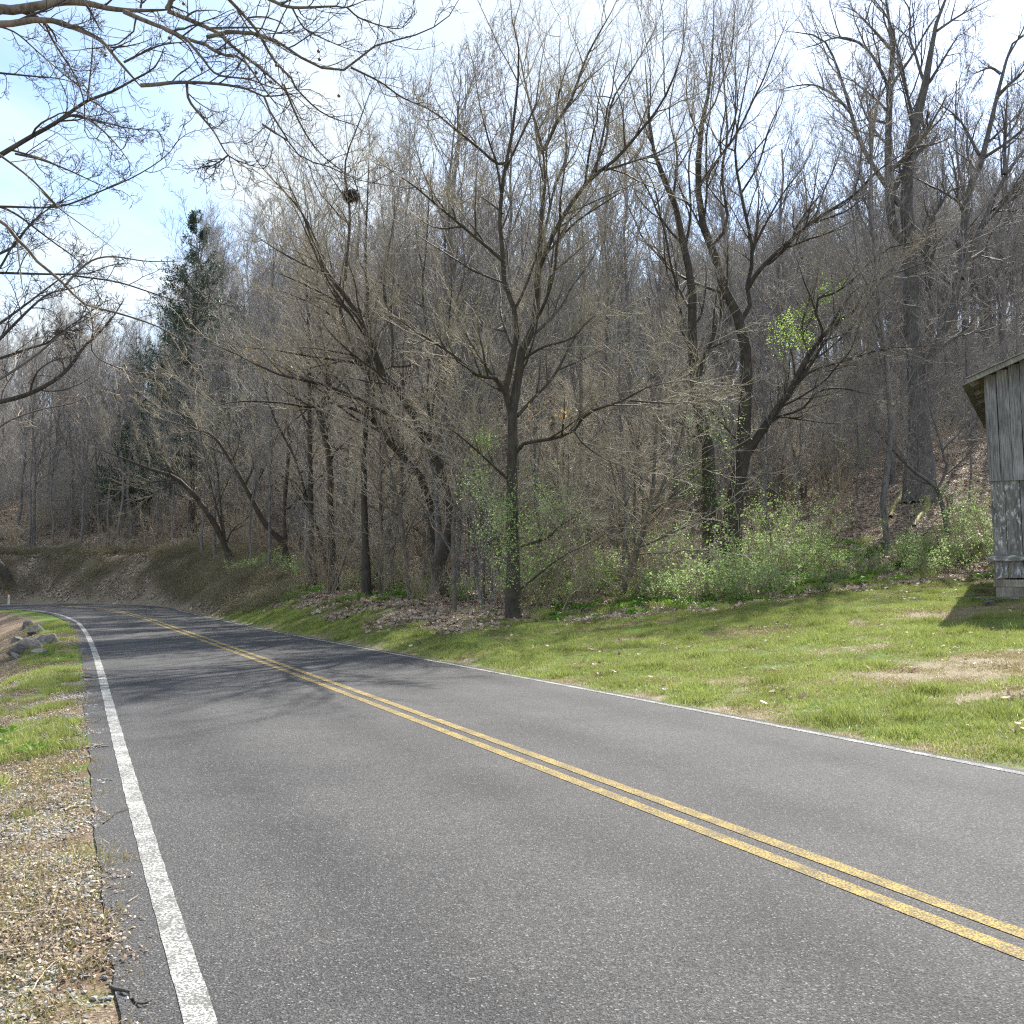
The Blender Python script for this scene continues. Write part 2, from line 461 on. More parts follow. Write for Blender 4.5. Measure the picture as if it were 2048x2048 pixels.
# ------------------------------------------------------------------ terrain
def unproj(pts):
    p = np.array(pts, float); x, y, z = ray(p[:, 0], p[:, 1]); k = -CAM_H / z
    return np.stack([x * k, y * k, 0 * k], 1)
PX_L = [(389.4, 2048), (355, 1904), (307.6, 1732), (272, 1607.6), (239.4, 1495), (217.5, 1410), (208, 1380), (199, 1340), (189, 1303.6), (175, 1271.6), (158, 1250.5), (137, 1237), (110, 1228.5), (69, 1224), (0, 1221)]
PX_R = [(2048, 1554.7), (1782, 1502), (1510.6, 1447.5), (1200, 1389), (1059, 1359.7), (869, 1325), (693, 1293), (546.5, 1265), (500, 1255.5), (458, 1245), (412, 1235), (380, 1228), (334, 1220.5), (284, 1214), (256, 1211)]
PX_Y = [(1743.5, 1782), (1510.6, 1694), (1200, 1577), (1059, 1522), (869, 1452), (693, 1387), (546.5, 1334), (500, 1315), (435, 1290), (366, 1264.7), (297.6, 1241), (238, 1225), (183, 1216.6)]
yel = unproj(PX_Y)
_n = yel[yel[:, 1] < 37]; _f = yel[yel[:, 1] >= 37]
_e = np.array([(11.4, -16), (6.9, -6), (4.17, 0), (3.14, 2.3)])
_c = np.polyfit(np.append(_e[:, 1], _n[:, 1]), np.append(_e[:, 0], _n[:, 0]), 4)
_ys = np.arange(-16, 34.5, 2.0)
CL = resample([(float(np.polyval(_c, q)), float(q), 0) for q in _ys] + [tuple(q) for q in _f] + [(-23.5, 49.4, 0), (-30, 49.9, 0), (-38, 49.2, 0), (-60, 44.0, 0), (-110, 30, 0)], 760)
CL[:, 2] = 0
_k = np.hanning(25); _k /= _k.sum()
for _j in (0, 1):
    CL[12:-12, _j] = np.convolve(CL[:, _j], _k, 'same')[12:-12]
CLd = norm(np.gradient(CL, axis=0))
CLn = np.stack([CLd[:, 1], -CLd[:, 0]], 1)         # towards the right-hand (outer) side
CLs = np.concatenate([[0], np.cumsum(np.linalg.norm(np.diff(CL, axis=0), axis=1))])
CLs -= CLs[np.argmin(np.abs(CL[:, 1]) + 0 * CL[:, 0])]
def sd(X, Y):
    X = np.asarray(X, float).ravel(); Y = np.asarray(Y, float).ravel()
    d = np.empty(len(X)); s = np.empty(len(X))
    for a in range(0, len(X), 20000):
        x = X[a:a + 20000, None]; y = Y[a:a + 20000, None]
        q = (x - CL[None, :, 0]) ** 2 + (y - CL[None, :, 1]) ** 2
        i = np.argmin(q, 1)
        dd = (x[:, 0] - CL[i, 0]) * CLn[i, 0] + (y[:, 0] - CL[i, 1]) * CLn[i, 1]
        sg = np.where(dd >= 0, 1, -1)
        d[a:a + 20000] = np.where(np.sqrt(q[np.arange(len(i)), i]) > np.abs(dd) + 1.0, sg * np.sqrt(q[np.arange(len(i)), i]), dd)
        s[a:a + 20000] = CLs[i]
    return d, s
_sL, _dL = sd(unproj(PX_L)[:, 0], unproj(PX_L)[:, 1])[::-1]
_sR, _dR = sd(unproj(PX_R)[:, 0], unproj(PX_R)[:, 1])[::-1]
def _mk(s_, d_, lo, hi, tail):
    o = np.argsort(s_); s_ = s_[o]; d_ = np.clip(np.abs(d_[o]), lo, hi)
    c = np.polyfit(s_[s_ < 46], d_[s_ < 46], 3)
    g = np.arange(-20, 160, .25)
    v = np.where(g < 46, np.polyval(c, np.clip(g, 2.5, 46)), np.interp(g, [46, 54], [np.polyval(c, 46), tail]))
    k = np.hanning(17); k /= k.sum()
    v[8:-8] = np.convolve(v, k, 'same')[8:-8]
    return lambda q: np.clip(np.interp(q, g, v), lo, hi)
WL = _mk(_sL, _dL, 2.2, 4.4, 3.3)
WR = _mk(_sR, _dR, 2.1, 3.45, 3.2)
def sst(a, b, x):
    t = np.clip((x - a) / (b - a), 0, 1)
    return t * t * (3 - 2 * t)
def vnoise(X, Y, seed=0):
    """cheap smooth noise from sines"""
    r = np.random.default_rng(100 + seed)
    o = np.zeros_like(X)
    for k in range(7):
        a, b = r.normal(size=2) * (1 + k * 0.45); p = r.random() * 6.28
        o += np.sin(a * X + b * Y + p + 1.3 * np.sin(b * X * 0.6 - a * Y * 0.5 + p)) / (1.2 + 0.5 * k)
    return o / 3.0
def height(X, Y, full=False):
    X = np.asarray(X, float); Y = np.asarray(Y, float); sh = X.shape
    X = X.ravel(); Y = Y.ravel()
    d, s = sd(X, Y)
    e = d - (WR(s) + .30)
    toe = np.clip(4.0 + 1.05 * X, 2.3, 16)
    wm = 1 - sst(-5.0, 1.5, X)
    wb = sst(36, 43, s) * (1 - sst(-14, -6, X))
    b1 = 0.09 + 0.27 * wm + 0.75 * wb
    bump_ = vnoise(X * .35, Y * .35, 3) * .16 + vnoise(X * 1.2, Y * 1.2, 4) * .05
    hp = b1 * np.clip(e, 0, None).clip(0, toe) + 0.12 * np.clip(e - toe, 0, 1.5) + 0.34 * np.clip(e - toe - 1.5, 0, None) + 0.11 * np.clip(e - toe - 14, 0, None)
    hm = 52 - 27 * (1 - sst(-34, -12, X))
    hp = hm * (1 - np.exp(-hp / hm)) + bump_ * sst(1.0, 6.0, e) * (0.5 + sst(toe, toe + 6, e))
    hp = hp + 0.02 * sst(-0.25, 0.4, e) * (1 + vnoise(X * 3, Y * 3, 5))
    g = -d - (WL(s) + .52)
    hn = -0.10 * np.clip(g, 0, 0.7) - 0.36 * np.clip(g - 0.7, 0, 2.8) + 0.10 * np.clip(g - 7, 0, 30)
    hn = hn + sst(0.0, 1.2, g) * (vnoise(X * 1.6, Y * 1.6, 6) * .05 + vnoise(X * .5, Y * .5, 7) * .07)
    hn = hn + 0.004 * sst(-0.3, 0.1, g) * (1 + vnoise(X * 6, Y * 6, 8))
    h = np.where(d > 0, hp, hn)
    h = h + 0.018 * np.exp(-np.clip(np.abs(d) - 3, 0, 9)) - 0.045 * (1 - sst(0, 0.2, np.where(d > 0, d - WR(s) + .14, -d - WL(s) + .12)))
    if full:
        return h.reshape(sh), d.reshape(sh), s.reshape(sh)
    return h.reshape(sh)
_HY = np.arange(2.5, 150, 0.05)
def hit(px, py):
    x, y, z = ray(px, py)
    X = x * _HY / y; Zr = CAM_H + z * _HY / y
    dlt = Zr - height(X, _HY)
    i = np.argmax(dlt < 0) if (dlt < 0).any() else len(_HY) - 1
    return np.array([X[i], _HY[i], height(X[i:i + 1], _HY[i:i + 1])[0]])

xs = np.concatenate([-1500 * np.linspace(1, 0.045, 14) ** 2 - 60, np.arange(-62, -14, 0.6), np.arange(-14, 14, 0.2), np.arange(14, 30, 0.35), np.arange(30, 80, 1.2), 80 + 1500 * np.linspace(0.0, 1, 14)[1:] ** 2])
xs = np.unique(np.round(xs, 3))
ys = np.concatenate([-1500 * np.linspace(1, 0.1, 8) ** 2, np.arange(-12, 2, 1.0), np.arange(2, 12, 0.16), np.arange(12, 34, 0.25), np.arange(34, 60, 0.35), np.arange(60, 125, 1.2), 125 + 2000 * np.linspace(0, 1, 14)[1:] ** 2])
ys = np.unique(np.round(ys, 3))
GX, GY = np.meshgrid(xs, ys)
GH, GD, GS = height(GX, GY, True)
idx = np.arange(GX.size).reshape(GX.shape)
Q = np.stack([idx[:-1, :-1], idx[:-1, 1:], idx[1:, 1:], idx[1:, :-1]], -1).reshape(-1, 4)
def masks(X, Y, d, s):
    e = d - (WR(s) + .2)
    toe = np.clip(4.0 + 1.05 * X, 2.3, 16)
    n = vnoise(X * .8, Y * .8, 11); n2 = vnoise(X * 2.2, Y * 2.2, 12)
    out_ = sst(37, 43, s)
    grass = np.where(d > 0, (0.3 + 0.7 * sst(-0.15, 0.25 + 0.2 * n, e)) * (1 - sst(toe - 0.9, toe + 0.5, e + 0.6 * n)) * (1 - out_), 0)
    # grass verge and flecks on the near side
    g = -d - (WL(s) + .3)
    grass = np.where(d <= 0, 0.36 + 0.35 * n2 - 0.10 * g, grass)
    grass = np.where((d <= 0) & (s > 17), np.clip(0.7 - 0.8 * np.clip(g - 0.45, 0, 5) + .25 * n2, 0, 1), grass)
    litter = np.where(d > 0, np.maximum(sst(toe - 1.6, toe + 0.4, e + 0.8 * n), out_), 0.55)
    gravel = np.where(d <= 0, np.clip(0.66 - np.abs(g - 0.9) * 0.30 + 0.4 * n, 0, 1) * (1 - sst(16, 22, s)) * (.35 + .65 * sst(4, 7.5, s)), 0)
    pat = np.clip(vnoise(X * 1.3, Y * 2.2, 77) * .9 + vnoise(X * 3.1, Y * 4, 78) * .8 - .1, 0, 1)
    dry = np.where(d > 0, np.exp(-((X - 6.4 - 0.5 * (Y - 13.3)) / 2.6) ** 2 - ((Y - 13.3) / 0.95) ** 2) * 0.95
                   + np.exp(-((X - 9.2) / 1.6) ** 2 - ((Y - 19.8) / 0.8) ** 2) * 1.1 + 0.26 + 1.1 * pat + 0.25 * (1 - sst(0.0, 0.5, e)), 0.0)
    dry = np.clip(dry, 0, 1) * (1 - sst(toe, toe + 1, e))
    return grass, litter, gravel, dry
mg, ml, mv, md = masks(GX, GY, GD, GS)
me = np_mesh('ground', np.stack([GX, GY, GH], -1).reshape(-1, 3), [Q], M_GROUND,
             {'g_grass': mg.ravel(), 'g_litter': ml.ravel(), 'g_gravel': mv.ravel(), 'g_dry': md.ravel()})
tag(add('ground', me), kind='structure')

# ------------------------------------------------------------------ road
sel = (CLs > -14) & (CLs < 120)
rc = resample(CL[sel], 900)
rt = norm(np.gradient(rc, axis=0)); rn = np.stack([rt[:, 1], -rt[:, 0], 0 * rt[:, 0]], 1)
rs = np.concatenate([[0], np.cumsum(np.linalg.norm(np.diff(rc, axis=0), axis=1))])
def rough(s, seed, amp):
    return amp * (vnoise(s * 2.0, s * 0 + seed, seed) + 0.6 * vnoise(s * 7.0, s * 0, seed + 1) + 0.4 * vnoise(s * 19, s * 0, seed + 2))
def strip(d0, d1, z, mat, name, parent=None, crown=True, ncross=2):
    cols = []
    for k in range(ncross):
        w = k / (ncross - 1)
        d = d0 * (1 - w) + d1 * w
        zz = z - (0.002 * np.abs(d) if crown else 0)
        cols.append(rc + rn * np.asarray(d).reshape(-1, 1) + np.stack([0 * rs, 0 * rs, np.broadcast_to(zz, rs.shape)], 1))
    V = np.stack(cols, 1)
    ii = np.arange(len(rs) * ncross).reshape(len(rs), ncross)
    Qs = np.stack([ii[:-1, :-1], ii[:-1, 1:], ii[1:, 1:], ii[1:, :-1]], -1).reshape(-1, 4)
    dd = np.stack([np.broadcast_to(d0 * (1 - k / (ncross - 1)) + d1 * k / (ncross - 1), rs.shape) for k in range(ncross)], 1)
    return add(name, np_mesh(name, V.reshape(-1, 3), [Qs], mat, {'lane': dd.ravel()}), parent)
ncr = 17
_d0, rS = sd(rc[:, 0], rc[:, 1])
wl_, wr_ = WL(rS), WR(rS)
dl = -wl_ - .27 + rough(rs, 21, 0.03); dr = wr_ + .15 + rough(rs, 31, 0.02)
road = strip(dl, dr, 0.030, M_ASPHALT, 'road', ncross=ncr)
tag(road, kind='structure')
strip(-wl_ - .055, -wl_ + .055, 0.0335, M_WHITE, 'edge_line', road)
strip(wr_ - .045, wr_ + .05, 0.0335, M_WHITE, 'edge_line', road)
strip(rs * 0 - 0.160, rs * 0 - 0.052, 0.0335, M_YELLOW, 'center_line', road)
strip(rs * 0 + 0.052, rs * 0 + 0.160, 0.0335, M_YELLOW, 'center_line', road)

# ------------------------------------------------------------------ scatter by geometry nodes
def scatter(name, pts, rot, scl, protos):
    me = bpy.data.meshes.new(name)
    n = len(pts)
    me.vertices.add(n); me.vertices.foreach_set('co', np.asarray(pts, np.float32).ravel())
    a = me.attributes.new('rot', 'FLOAT_VECTOR', 'POINT'); a.data.foreach_set('vector', np.asarray(rot, np.float32).ravel())
    a = me.attributes.new('scl', 'FLOAT', 'POINT'); a.data.foreach_set('value', np.asarray(scl, np.float32))
    a = me.attributes.new('pick', 'INT', 'POINT'); a.data.foreach_set('value', RNG.integers(0, len(protos), n).astype(np.int32))
    o = add(name, me)
    g = bpy.data.node_groups.new(name, 'GeometryNodeTree')
    g.interface.new_socket('Geometry', in_out='INPUT', socket_type='NodeSocketGeometry')
    g.interface.new_socket('Geometry', in_out='OUTPUT', socket_type='NodeSocketGeometry')
    gi = g.nodes.new('NodeGroupInput'); go = g.nodes.new('NodeGroupOutput')
    iop = g.nodes.new('GeometryNodeInstanceOnPoints')
    g.links.new(gi.outputs[0], iop.inputs['Points'])
    jn = g.nodes.new('GeometryNodeJoinGeometry')
    for p in protos:
        oi = g.nodes.new('GeometryNodeObjectInfo'); oi.inputs['Object'].default_value = p; oi.inputs['As Instance'].default_value = True
        g.links.new(oi.outputs['Geometry'], jn.inputs[0])
    g.links.new(jn.outputs[0], iop.inputs['Instance'])
    iop.inputs['Pick Instance'].default_value = True
    def named(nm, dt):
        q = g.nodes.new('GeometryNodeInputNamedAttribute'); q.data_type = dt; q.inputs['Name'].default_value = nm
        return next(s for s in q.outputs if s.enabled and s.name == 'Attribute')
    e2r = g.nodes.new('FunctionNodeEulerToRotation')
    g.links.new(named('rot', 'FLOAT_VECTOR'), e2r.inputs[0])
    g.links.new(e2r.outputs[0], iop.inputs['Rotation'])
    g.links.new(named('scl', 'FLOAT'), iop.inputs['Scale'])
    g.links.new(named('pick', 'INT'), iop.inputs['Instance Index'])
    g.links.new(iop.outputs[0], go.inputs[0])
    md_ = o.modifiers.new('scatter', 'NODES'); md_.node_group = g
    return o
def ground_rot(X, Y, rng):
    """euler that tilts z to the ground normal after a random spin"""
    e = 0.25
    gx = (height(X + e, Y) - height(X - e, Y)) / (2 * e); gy = (height(X, Y + e) - height(X, Y - e)) / (2 * e)
    # tilt small: rotate about x by -atan(-gy)..., about y by -atan(gx), spin last in object space is ignored by using ZYX approx
    spin = rng.random(len(X)) * 6.283
    from mathutils import Matrix, Euler
    out_ = np.empty((len(X), 3))
    for i in range(len(X)):
        nrm = Vector((-gx[i], -gy[i], 1)).normalized()
        q = nrm.to_track_quat('Z', 'Y').to_matrix() @ Matrix.Rotation(spin[i], 3, 'Z')
        out_[i] = q.to_euler()
    return out_
def proto(name, V, polys, mat, attrs=None, smooth=False):
    return bpy.data.objects.new(name, np_mesh(name, V, polys, mat, attrs, smooth))
def blades(n, size, h0, h1, w, lean, rng, hue=None):
    x = (rng.random(n) - .5) * size; y = (rng.random(n) - .5) * size
    hh = h0 + (h1 - h0) * rng.random(n)
    a = rng.random(n) * 6.28; l = lean * hh * rng.random(n)
    b = rng.random(n) * 6.28
    wx = np.cos(b) * w; wy = np.sin(b) * w
    mx = x + np.cos(a) * l * .4; my = y + np.sin(a) * l * .4
    V = np.stack([np.stack([x - wx, y - wy, -.01 + 0 * x], 1), np.stack([x + wx, y + wy, -.01 + 0 * x], 1),
                  np.stack([mx + wx * .7, my + wy * .7, hh * .6], 1), np.stack([mx - wx * .7, my - wy * .7, hh * .6], 1),
                  np.stack([x + np.cos(a) * l, y + np.sin(a) * l, hh], 1)], 1)
    base = np.arange(n)[:, None] * 5
    q = base + np.array([[0, 1, 2, 3]]); tr = base + np.array([[3, 2, 4]])
    tint = np.repeat(np.clip(rng.normal(0.55, 0.22, n), 0, 1) if hue is None else hue(n), 5)
    return V.reshape(-1, 3), [q, tr], {'tint': tint}
def litter_patch(n, size, ls, rng, lobes=True):
    V = []; polys = []; tint = []
    base = proto_leaf(1.0, 0.3, lobes)
    k = len(base)
    for i in range(n):
        s = ls * (0.6 + 0.8 * rng.random())
        v = base * s
        v[:, 2] += (v[:, 0] / s) ** 2 * s * rng.normal(0, .8) + (v[:, 1] / s) ** 2 * s * rng.normal(0, .6)
        from mathutils import Euler
        e = Euler((rng.normal(0, .38), rng.normal(0, .38), rng.random() * 6.28)).to_matrix()
        v = v @ np.array(e).T + np.array([(rng.random() - .5) * size, (rng.random() - .5) * size, 0.006 + 0.02 * rng.random()])
        V.append(v); polys.append(np.arange(k) + i * k); tint += [float(np.clip(rng.normal(.5, .27), 0, 1))] * k
    return np.concatenate(V), [np.array(polys)], {'tint': tint}
rg = np.random.default_rng(5)
P_GR = [proto('turf_blades', *(lambda r: (r[0], r[1], M_GRASS, r[2]))(blades(380, .55, .018, .062, .0032, 1.1, rg))) for _ in range(4)]
P_GR_TALL = [proto('tall_blades', *(lambda r: (r[0], r[1], M_GRASS, r[2]))(blades(160, .26, .05, .15, .0035, 1.0, rg))) for _ in range(3)]
P_DRY = [proto('dry_blades', *(lambda r: (r[0], r[1], M_DRYGRASS, r[2]))(blades(120, .45, .01, .05, .0028, 2.6, rg))) for _ in range(3)]
P_LIT = [proto('leaf_patch', *(lambda r: (r[0], r[1], M_LITTER, r[2]))(litter_patch(55, .7, .085, rg))) for _ in range(5)]
P_LIT_NEAR = [proto('small_leaf_patch', *(lambda r: (r[0], r[1], M_LITTER, r[2]))(litter_patch(110, .42, .021, rg, False))) for _ in range(5)]
P_LIT_FEW = [proto('few_leaves', *(lambda r: (r[0], r[1], M_LITTER, r[2]))(litter_patch(5, .6, .07, rg))) for _ in range(4)]
def stones(n, size, s0, s1, rng):
    import itertools
    t = (1 + 5 ** .5) / 2
    ico = norm(np.array([(-1, t, 0), (1, t, 0), (-1, -t, 0), (1, -t, 0), (0, -1, t), (0, 1, t), (0, -1, -t), (0, 1, -t), (t, 0, -1), (t, 0, 1), (-t, 0, -1), (-t, 0, 1)], float))
    F = np.array([(0, 11, 5), (0, 5, 1), (0, 1, 7), (0, 7, 10), (0, 10, 11), (1, 5, 9), (5, 11, 4), (11, 10, 2), (10, 7, 6), (7, 1, 8), (3, 9, 4), (3, 4, 2), (3, 2, 6), (3, 6, 8), (3, 8, 9), (4, 9, 5), (2, 4, 11), (6, 2, 10), (8, 6, 7), (9, 8, 1)])
    s = (s0 + (s1 - s0) * rng.random((n, 1, 1)) ** 2)
    V = ico[None] * (0.7 + 0.5 * rng.random((n, 12, 1))) * s * np.array([1, 1, .6]) * (0.6 + .8 * rng.random((n, 1, 3)))
    V = V + np.concatenate([(rng.random((n, 1, 2)) - .5) * size, np.zeros((n, 1, 1)) + s0 * .3], -1)
    tint = np.repeat(rng.random(n), 12)
    return V.reshape(-1, 3), [(F[None] + np.arange(n)[:, None, None] * 12).reshape(-1, 3)], {'tint': tint}
P_STONE = [proto('gravel_patch', *(lambda r: (r[0], r[1], M_GRAVEL, r[2]))(stones(170, .45, .004, .014, rg))) for _ in range(4)]
def twig_patch(n, size, l0, l1, r, rng):
    b = Build()
    p = np.concatenate([(rng.random((n, 2)) - .5) * size, .01 + .02 * rng.random((n, 1))], 1)
    a = rng.random(n) * 6.28; L = l0 + (l1 - l0) * rng.random(n)
    Ps = [p]
    for k in range(4):
        a = a + rng.normal(0, .25, n)
        p = p + np.stack([np.cos(a), np.sin(a), rng.normal(0, .12, n)], 1) * (L / 4)[:, None]
        Ps.append(p)
    b.add(np.stack(Ps, 1), r * np.linspace(1, .5, 5)[None, :] * (0.5 + rng.random((n, 1))), 4)
    return b
P_TWIG = [bpy.data.objects.new('fallen_twigs', twig_patch(14, .6, .08, .28, .0028, rg).mesh('fallen_twigs', M_BRUSH)) for _ in range(3)]
def weed_patch(rng, n=60, rad=.16, ls=.05):
    p = np.stack([rng.normal(0, rad * .5, n), rng.normal(0, rad * .5, n), .02 + .06 * rng.random(n)], 1)
    V, Qq, ti = cards(p, ls * (.6 + .8 * rng.random(n)), rng, upbias=1.3, squash=1.6)
    return V, [Qq], {'tint': ti}
P_WEED = [proto('weed_leaves', *(lambda r: (r[0], r[1], M_WEED, r[2]))(weed_patch(rg))) for _ in range(3)]

def sample(n, x0, x1, y0, y1, rng, ybias=1.0):
    X = x0 + (x1 - x0) * rng.random(n); Y = y0 + (y1 - y0) * rng.random(n) ** ybias
    H, D, Sx = height(X, Y, True)
    return X, Y, H, D, Sx
def infr(X, Y, m=0.56):
    return (np.abs(X) / np.maximum(Y, .1)) < m
def put(name, X, Y, H, protos, smin, smax, rng, **k):
    o = scatter(name, np.stack([X, Y, H], 1), ground_rot(X, Y, rng), smin + (smax - smin) * rng.random(len(X)), protos)
    tag(o, kind='stuff')
    return o
rr_ = np.random.default_rng(9)
# lawn
X, Y, H, D, Sx = sample(21000, -20, 24, 2.5, 46, rr_, 1.1)
G_, L_, V_, Dy = masks(X, Y, D, Sx)
ER = D - WR(Sx) - .22
k = (ER > 0) & infr(X, Y + 2, .72) & (rr_.random(len(X)) < np.clip(G_ * 1.1 - .15 - Dy * (.95 + .7 * vnoise(X * 2.4, Y * 2.4, 41)), 0, 1)) & (rr_.random(len(X)) < np.clip(Y / 9, .5, 1))
put('lawn_grass', X[k], Y[k], H[k], P_GR, .8, 1.35, rr_)
tn = vnoise(X * 1.1, Y * 1.1, 40)
k = (ER > 0.1) & infr(X, Y, .6) & (G_ > .5) & (tn > .2) & (Dy < .6) & (rr_.random(len(X)) < .5)
put('tall_grass_tufts', X[k], Y[k], H[k], P_GR_TALL, .7, 1.3, rr_)
X, Y, H, D, Sx = sample(16000, -20, 19, 6, 30, rr_)
G_, L_, V_, Dy = masks(X, Y, D, Sx)
k = (D > WR(Sx) + .2) & infr(X, Y, .6) & (rr_.random(len(X)) < np.clip(Dy * 1.2 + .12, 0, .9)) & (G_ + Dy > .3)
put('dead_grass', X[k], Y[k], H[k], P_DRY, .7, 1.2, rr_)
k = (D > WR(Sx) + .4) & infr(X, Y, .6) & (G_ > .3) & (rr_.random(len(X)) < .03)
put('scattered_leaves_on_lawn', X[k], Y[k], H[k] + .03, P_LIT_FEW, .6, 1.1, rr_)
# litter on hillside
X, Y, H, D, Sx = sample(60000, -45, 36, 12, 78, rr_, 1.2)
G_, L_, V_, Dy = masks(X, Y, D, Sx)
k = (D > WR(Sx) + .35) & infr(X, Y, .58) & (rr_.random(len(X)) < np.clip(L_ - .15, 0, 1) * np.where(Y < 40, .9, .5))
put('leaf_litter', X[k], Y[k], H[k], P_LIT, .8, 1.4, rr_)
# green ground cover at the wood edge
X, Y, H, D, Sx = sample(9000, -14, 19, 20, 48, rr_)
eg = D - WR(Sx) - .2 - np.clip(4.0 + 1.05 * X, 2.3, 16)
gn_ = vnoise(X * .7, Y * .7, 91) + .6 * vnoise(X * 1.9, Y * 1.9, 92)
k = (eg > -.4) & (eg < np.where(X > 0, 4.5, 3.0)) & (gn_ > np.where(X > .5, -.25, .25)) & infr(X, Y, .6) & (rr_.random(len(X)) < .6)
put('green_ground_cover', X[k], Y[k], H[k], P_GR_TALL + P_WEED + P_WEED, .9, 2.0, rr_)
# near verge on the left
X, Y, H, D, Sx = sample(15000, -16, 0, 2.6, 32, rr_, 1.5)
G_, L_, V_, Dy = masks(X, Y, D, Sx)
vn = vnoise(X * 1.7, Y * 1.7, 44); vm = vnoise(X * 1.1, Y * 1.1, 45)
ed = D < (-WL(Sx) - .36 + .07 * vnoise(X * 5, Y * 5, 46))
base_k = ed & (D > -11) & infr(X, Y, .62)
k = base_k & (rr_.random(len(X)) < np.clip(.42 + .35 * vm + np.where((Sx > 10) & (-D - WL(Sx) > 1.1), .55, 0), .08, .95))
put('verge_leaves', X[k], Y[k], H[k], P_LIT_NEAR, .75, 1.25, rr_)
k = base_k & (vn - .25 * vm > -.05) & (rr_.random(len(X)) < np.clip(1.1 - np.where(Sx > 11, .95, .28) * (-D - WL(Sx) - .4), .03, .7))
put('verge_grass', X[k], Y[k], H[k], P_GR_TALL, .4, 1.0, rr_)
k = base_k & (rr_.random(len(X)) < .32)
put('verge_dry_grass', X[k], Y[k], H[k] + .004, P_DRY, .7, 1.2, rr_)
k = base_k & (rr_.random(len(X)) < np.clip(V_ * 1.3, 0.12, 1))
put('roadside_gravel', X[k], Y[k], H[k], P_STONE, .8, 1.25, rr_)
k = base_k & (D < -WL(Sx) - .75) & (rr_.random(len(X)) < .10)
put('verge_twigs', X[k], Y[k], H[k] + .01, P_TWIG, .6, 1.3, rr_)
k = base_k & (vn > .45) & (rr_.random(len(X)) < .22)
put('verge_weeds', X[k], Y[k], H[k], P_WEED, .6, 1.2, rr_)

# ------------------------------------------------------------------ traced trees
REG = {'A': (760, 0, 2.76), 'B': (760, 600, 2.76), 'D': (400, 500, 2.542), 'E': (0, 0, 3.22), 'F': (500, 0, 2.374), 'G': (1350, 600, 2.759), 'H': (1300, 0, 2.583), 'I': (0, 380, 3.864), 'P': (0, 0, 1.0)}
def px_list(txt):
    """'A 10,20 30,40 B 5,6' -> list of photo pixels"""
    outp = []; rg_ = REG['P']
    for w in txt.split():
        if w in REG:
            rg_ = REG[w]
        else:
            a, b = w.split(',')
            outp.append((rg_[0] + float(a) / rg_[2], rg_[1] + float(b) / rg_[2]))
    return outp
def lift(txt, Y0, Y1, k):
    p = px_list(txt)
    n = len(p)
    L = np.concatenate([[0], np.cumsum([math.dist(p[i], p[i + 1]) for i in range(n - 1)])]); L = L / L[-1]
    pts = [at(a, b, Y0 + (Y1 - Y0) * l ** 1.0) for (a, b), l in zip(p, L)]
    return resample(pts, k)
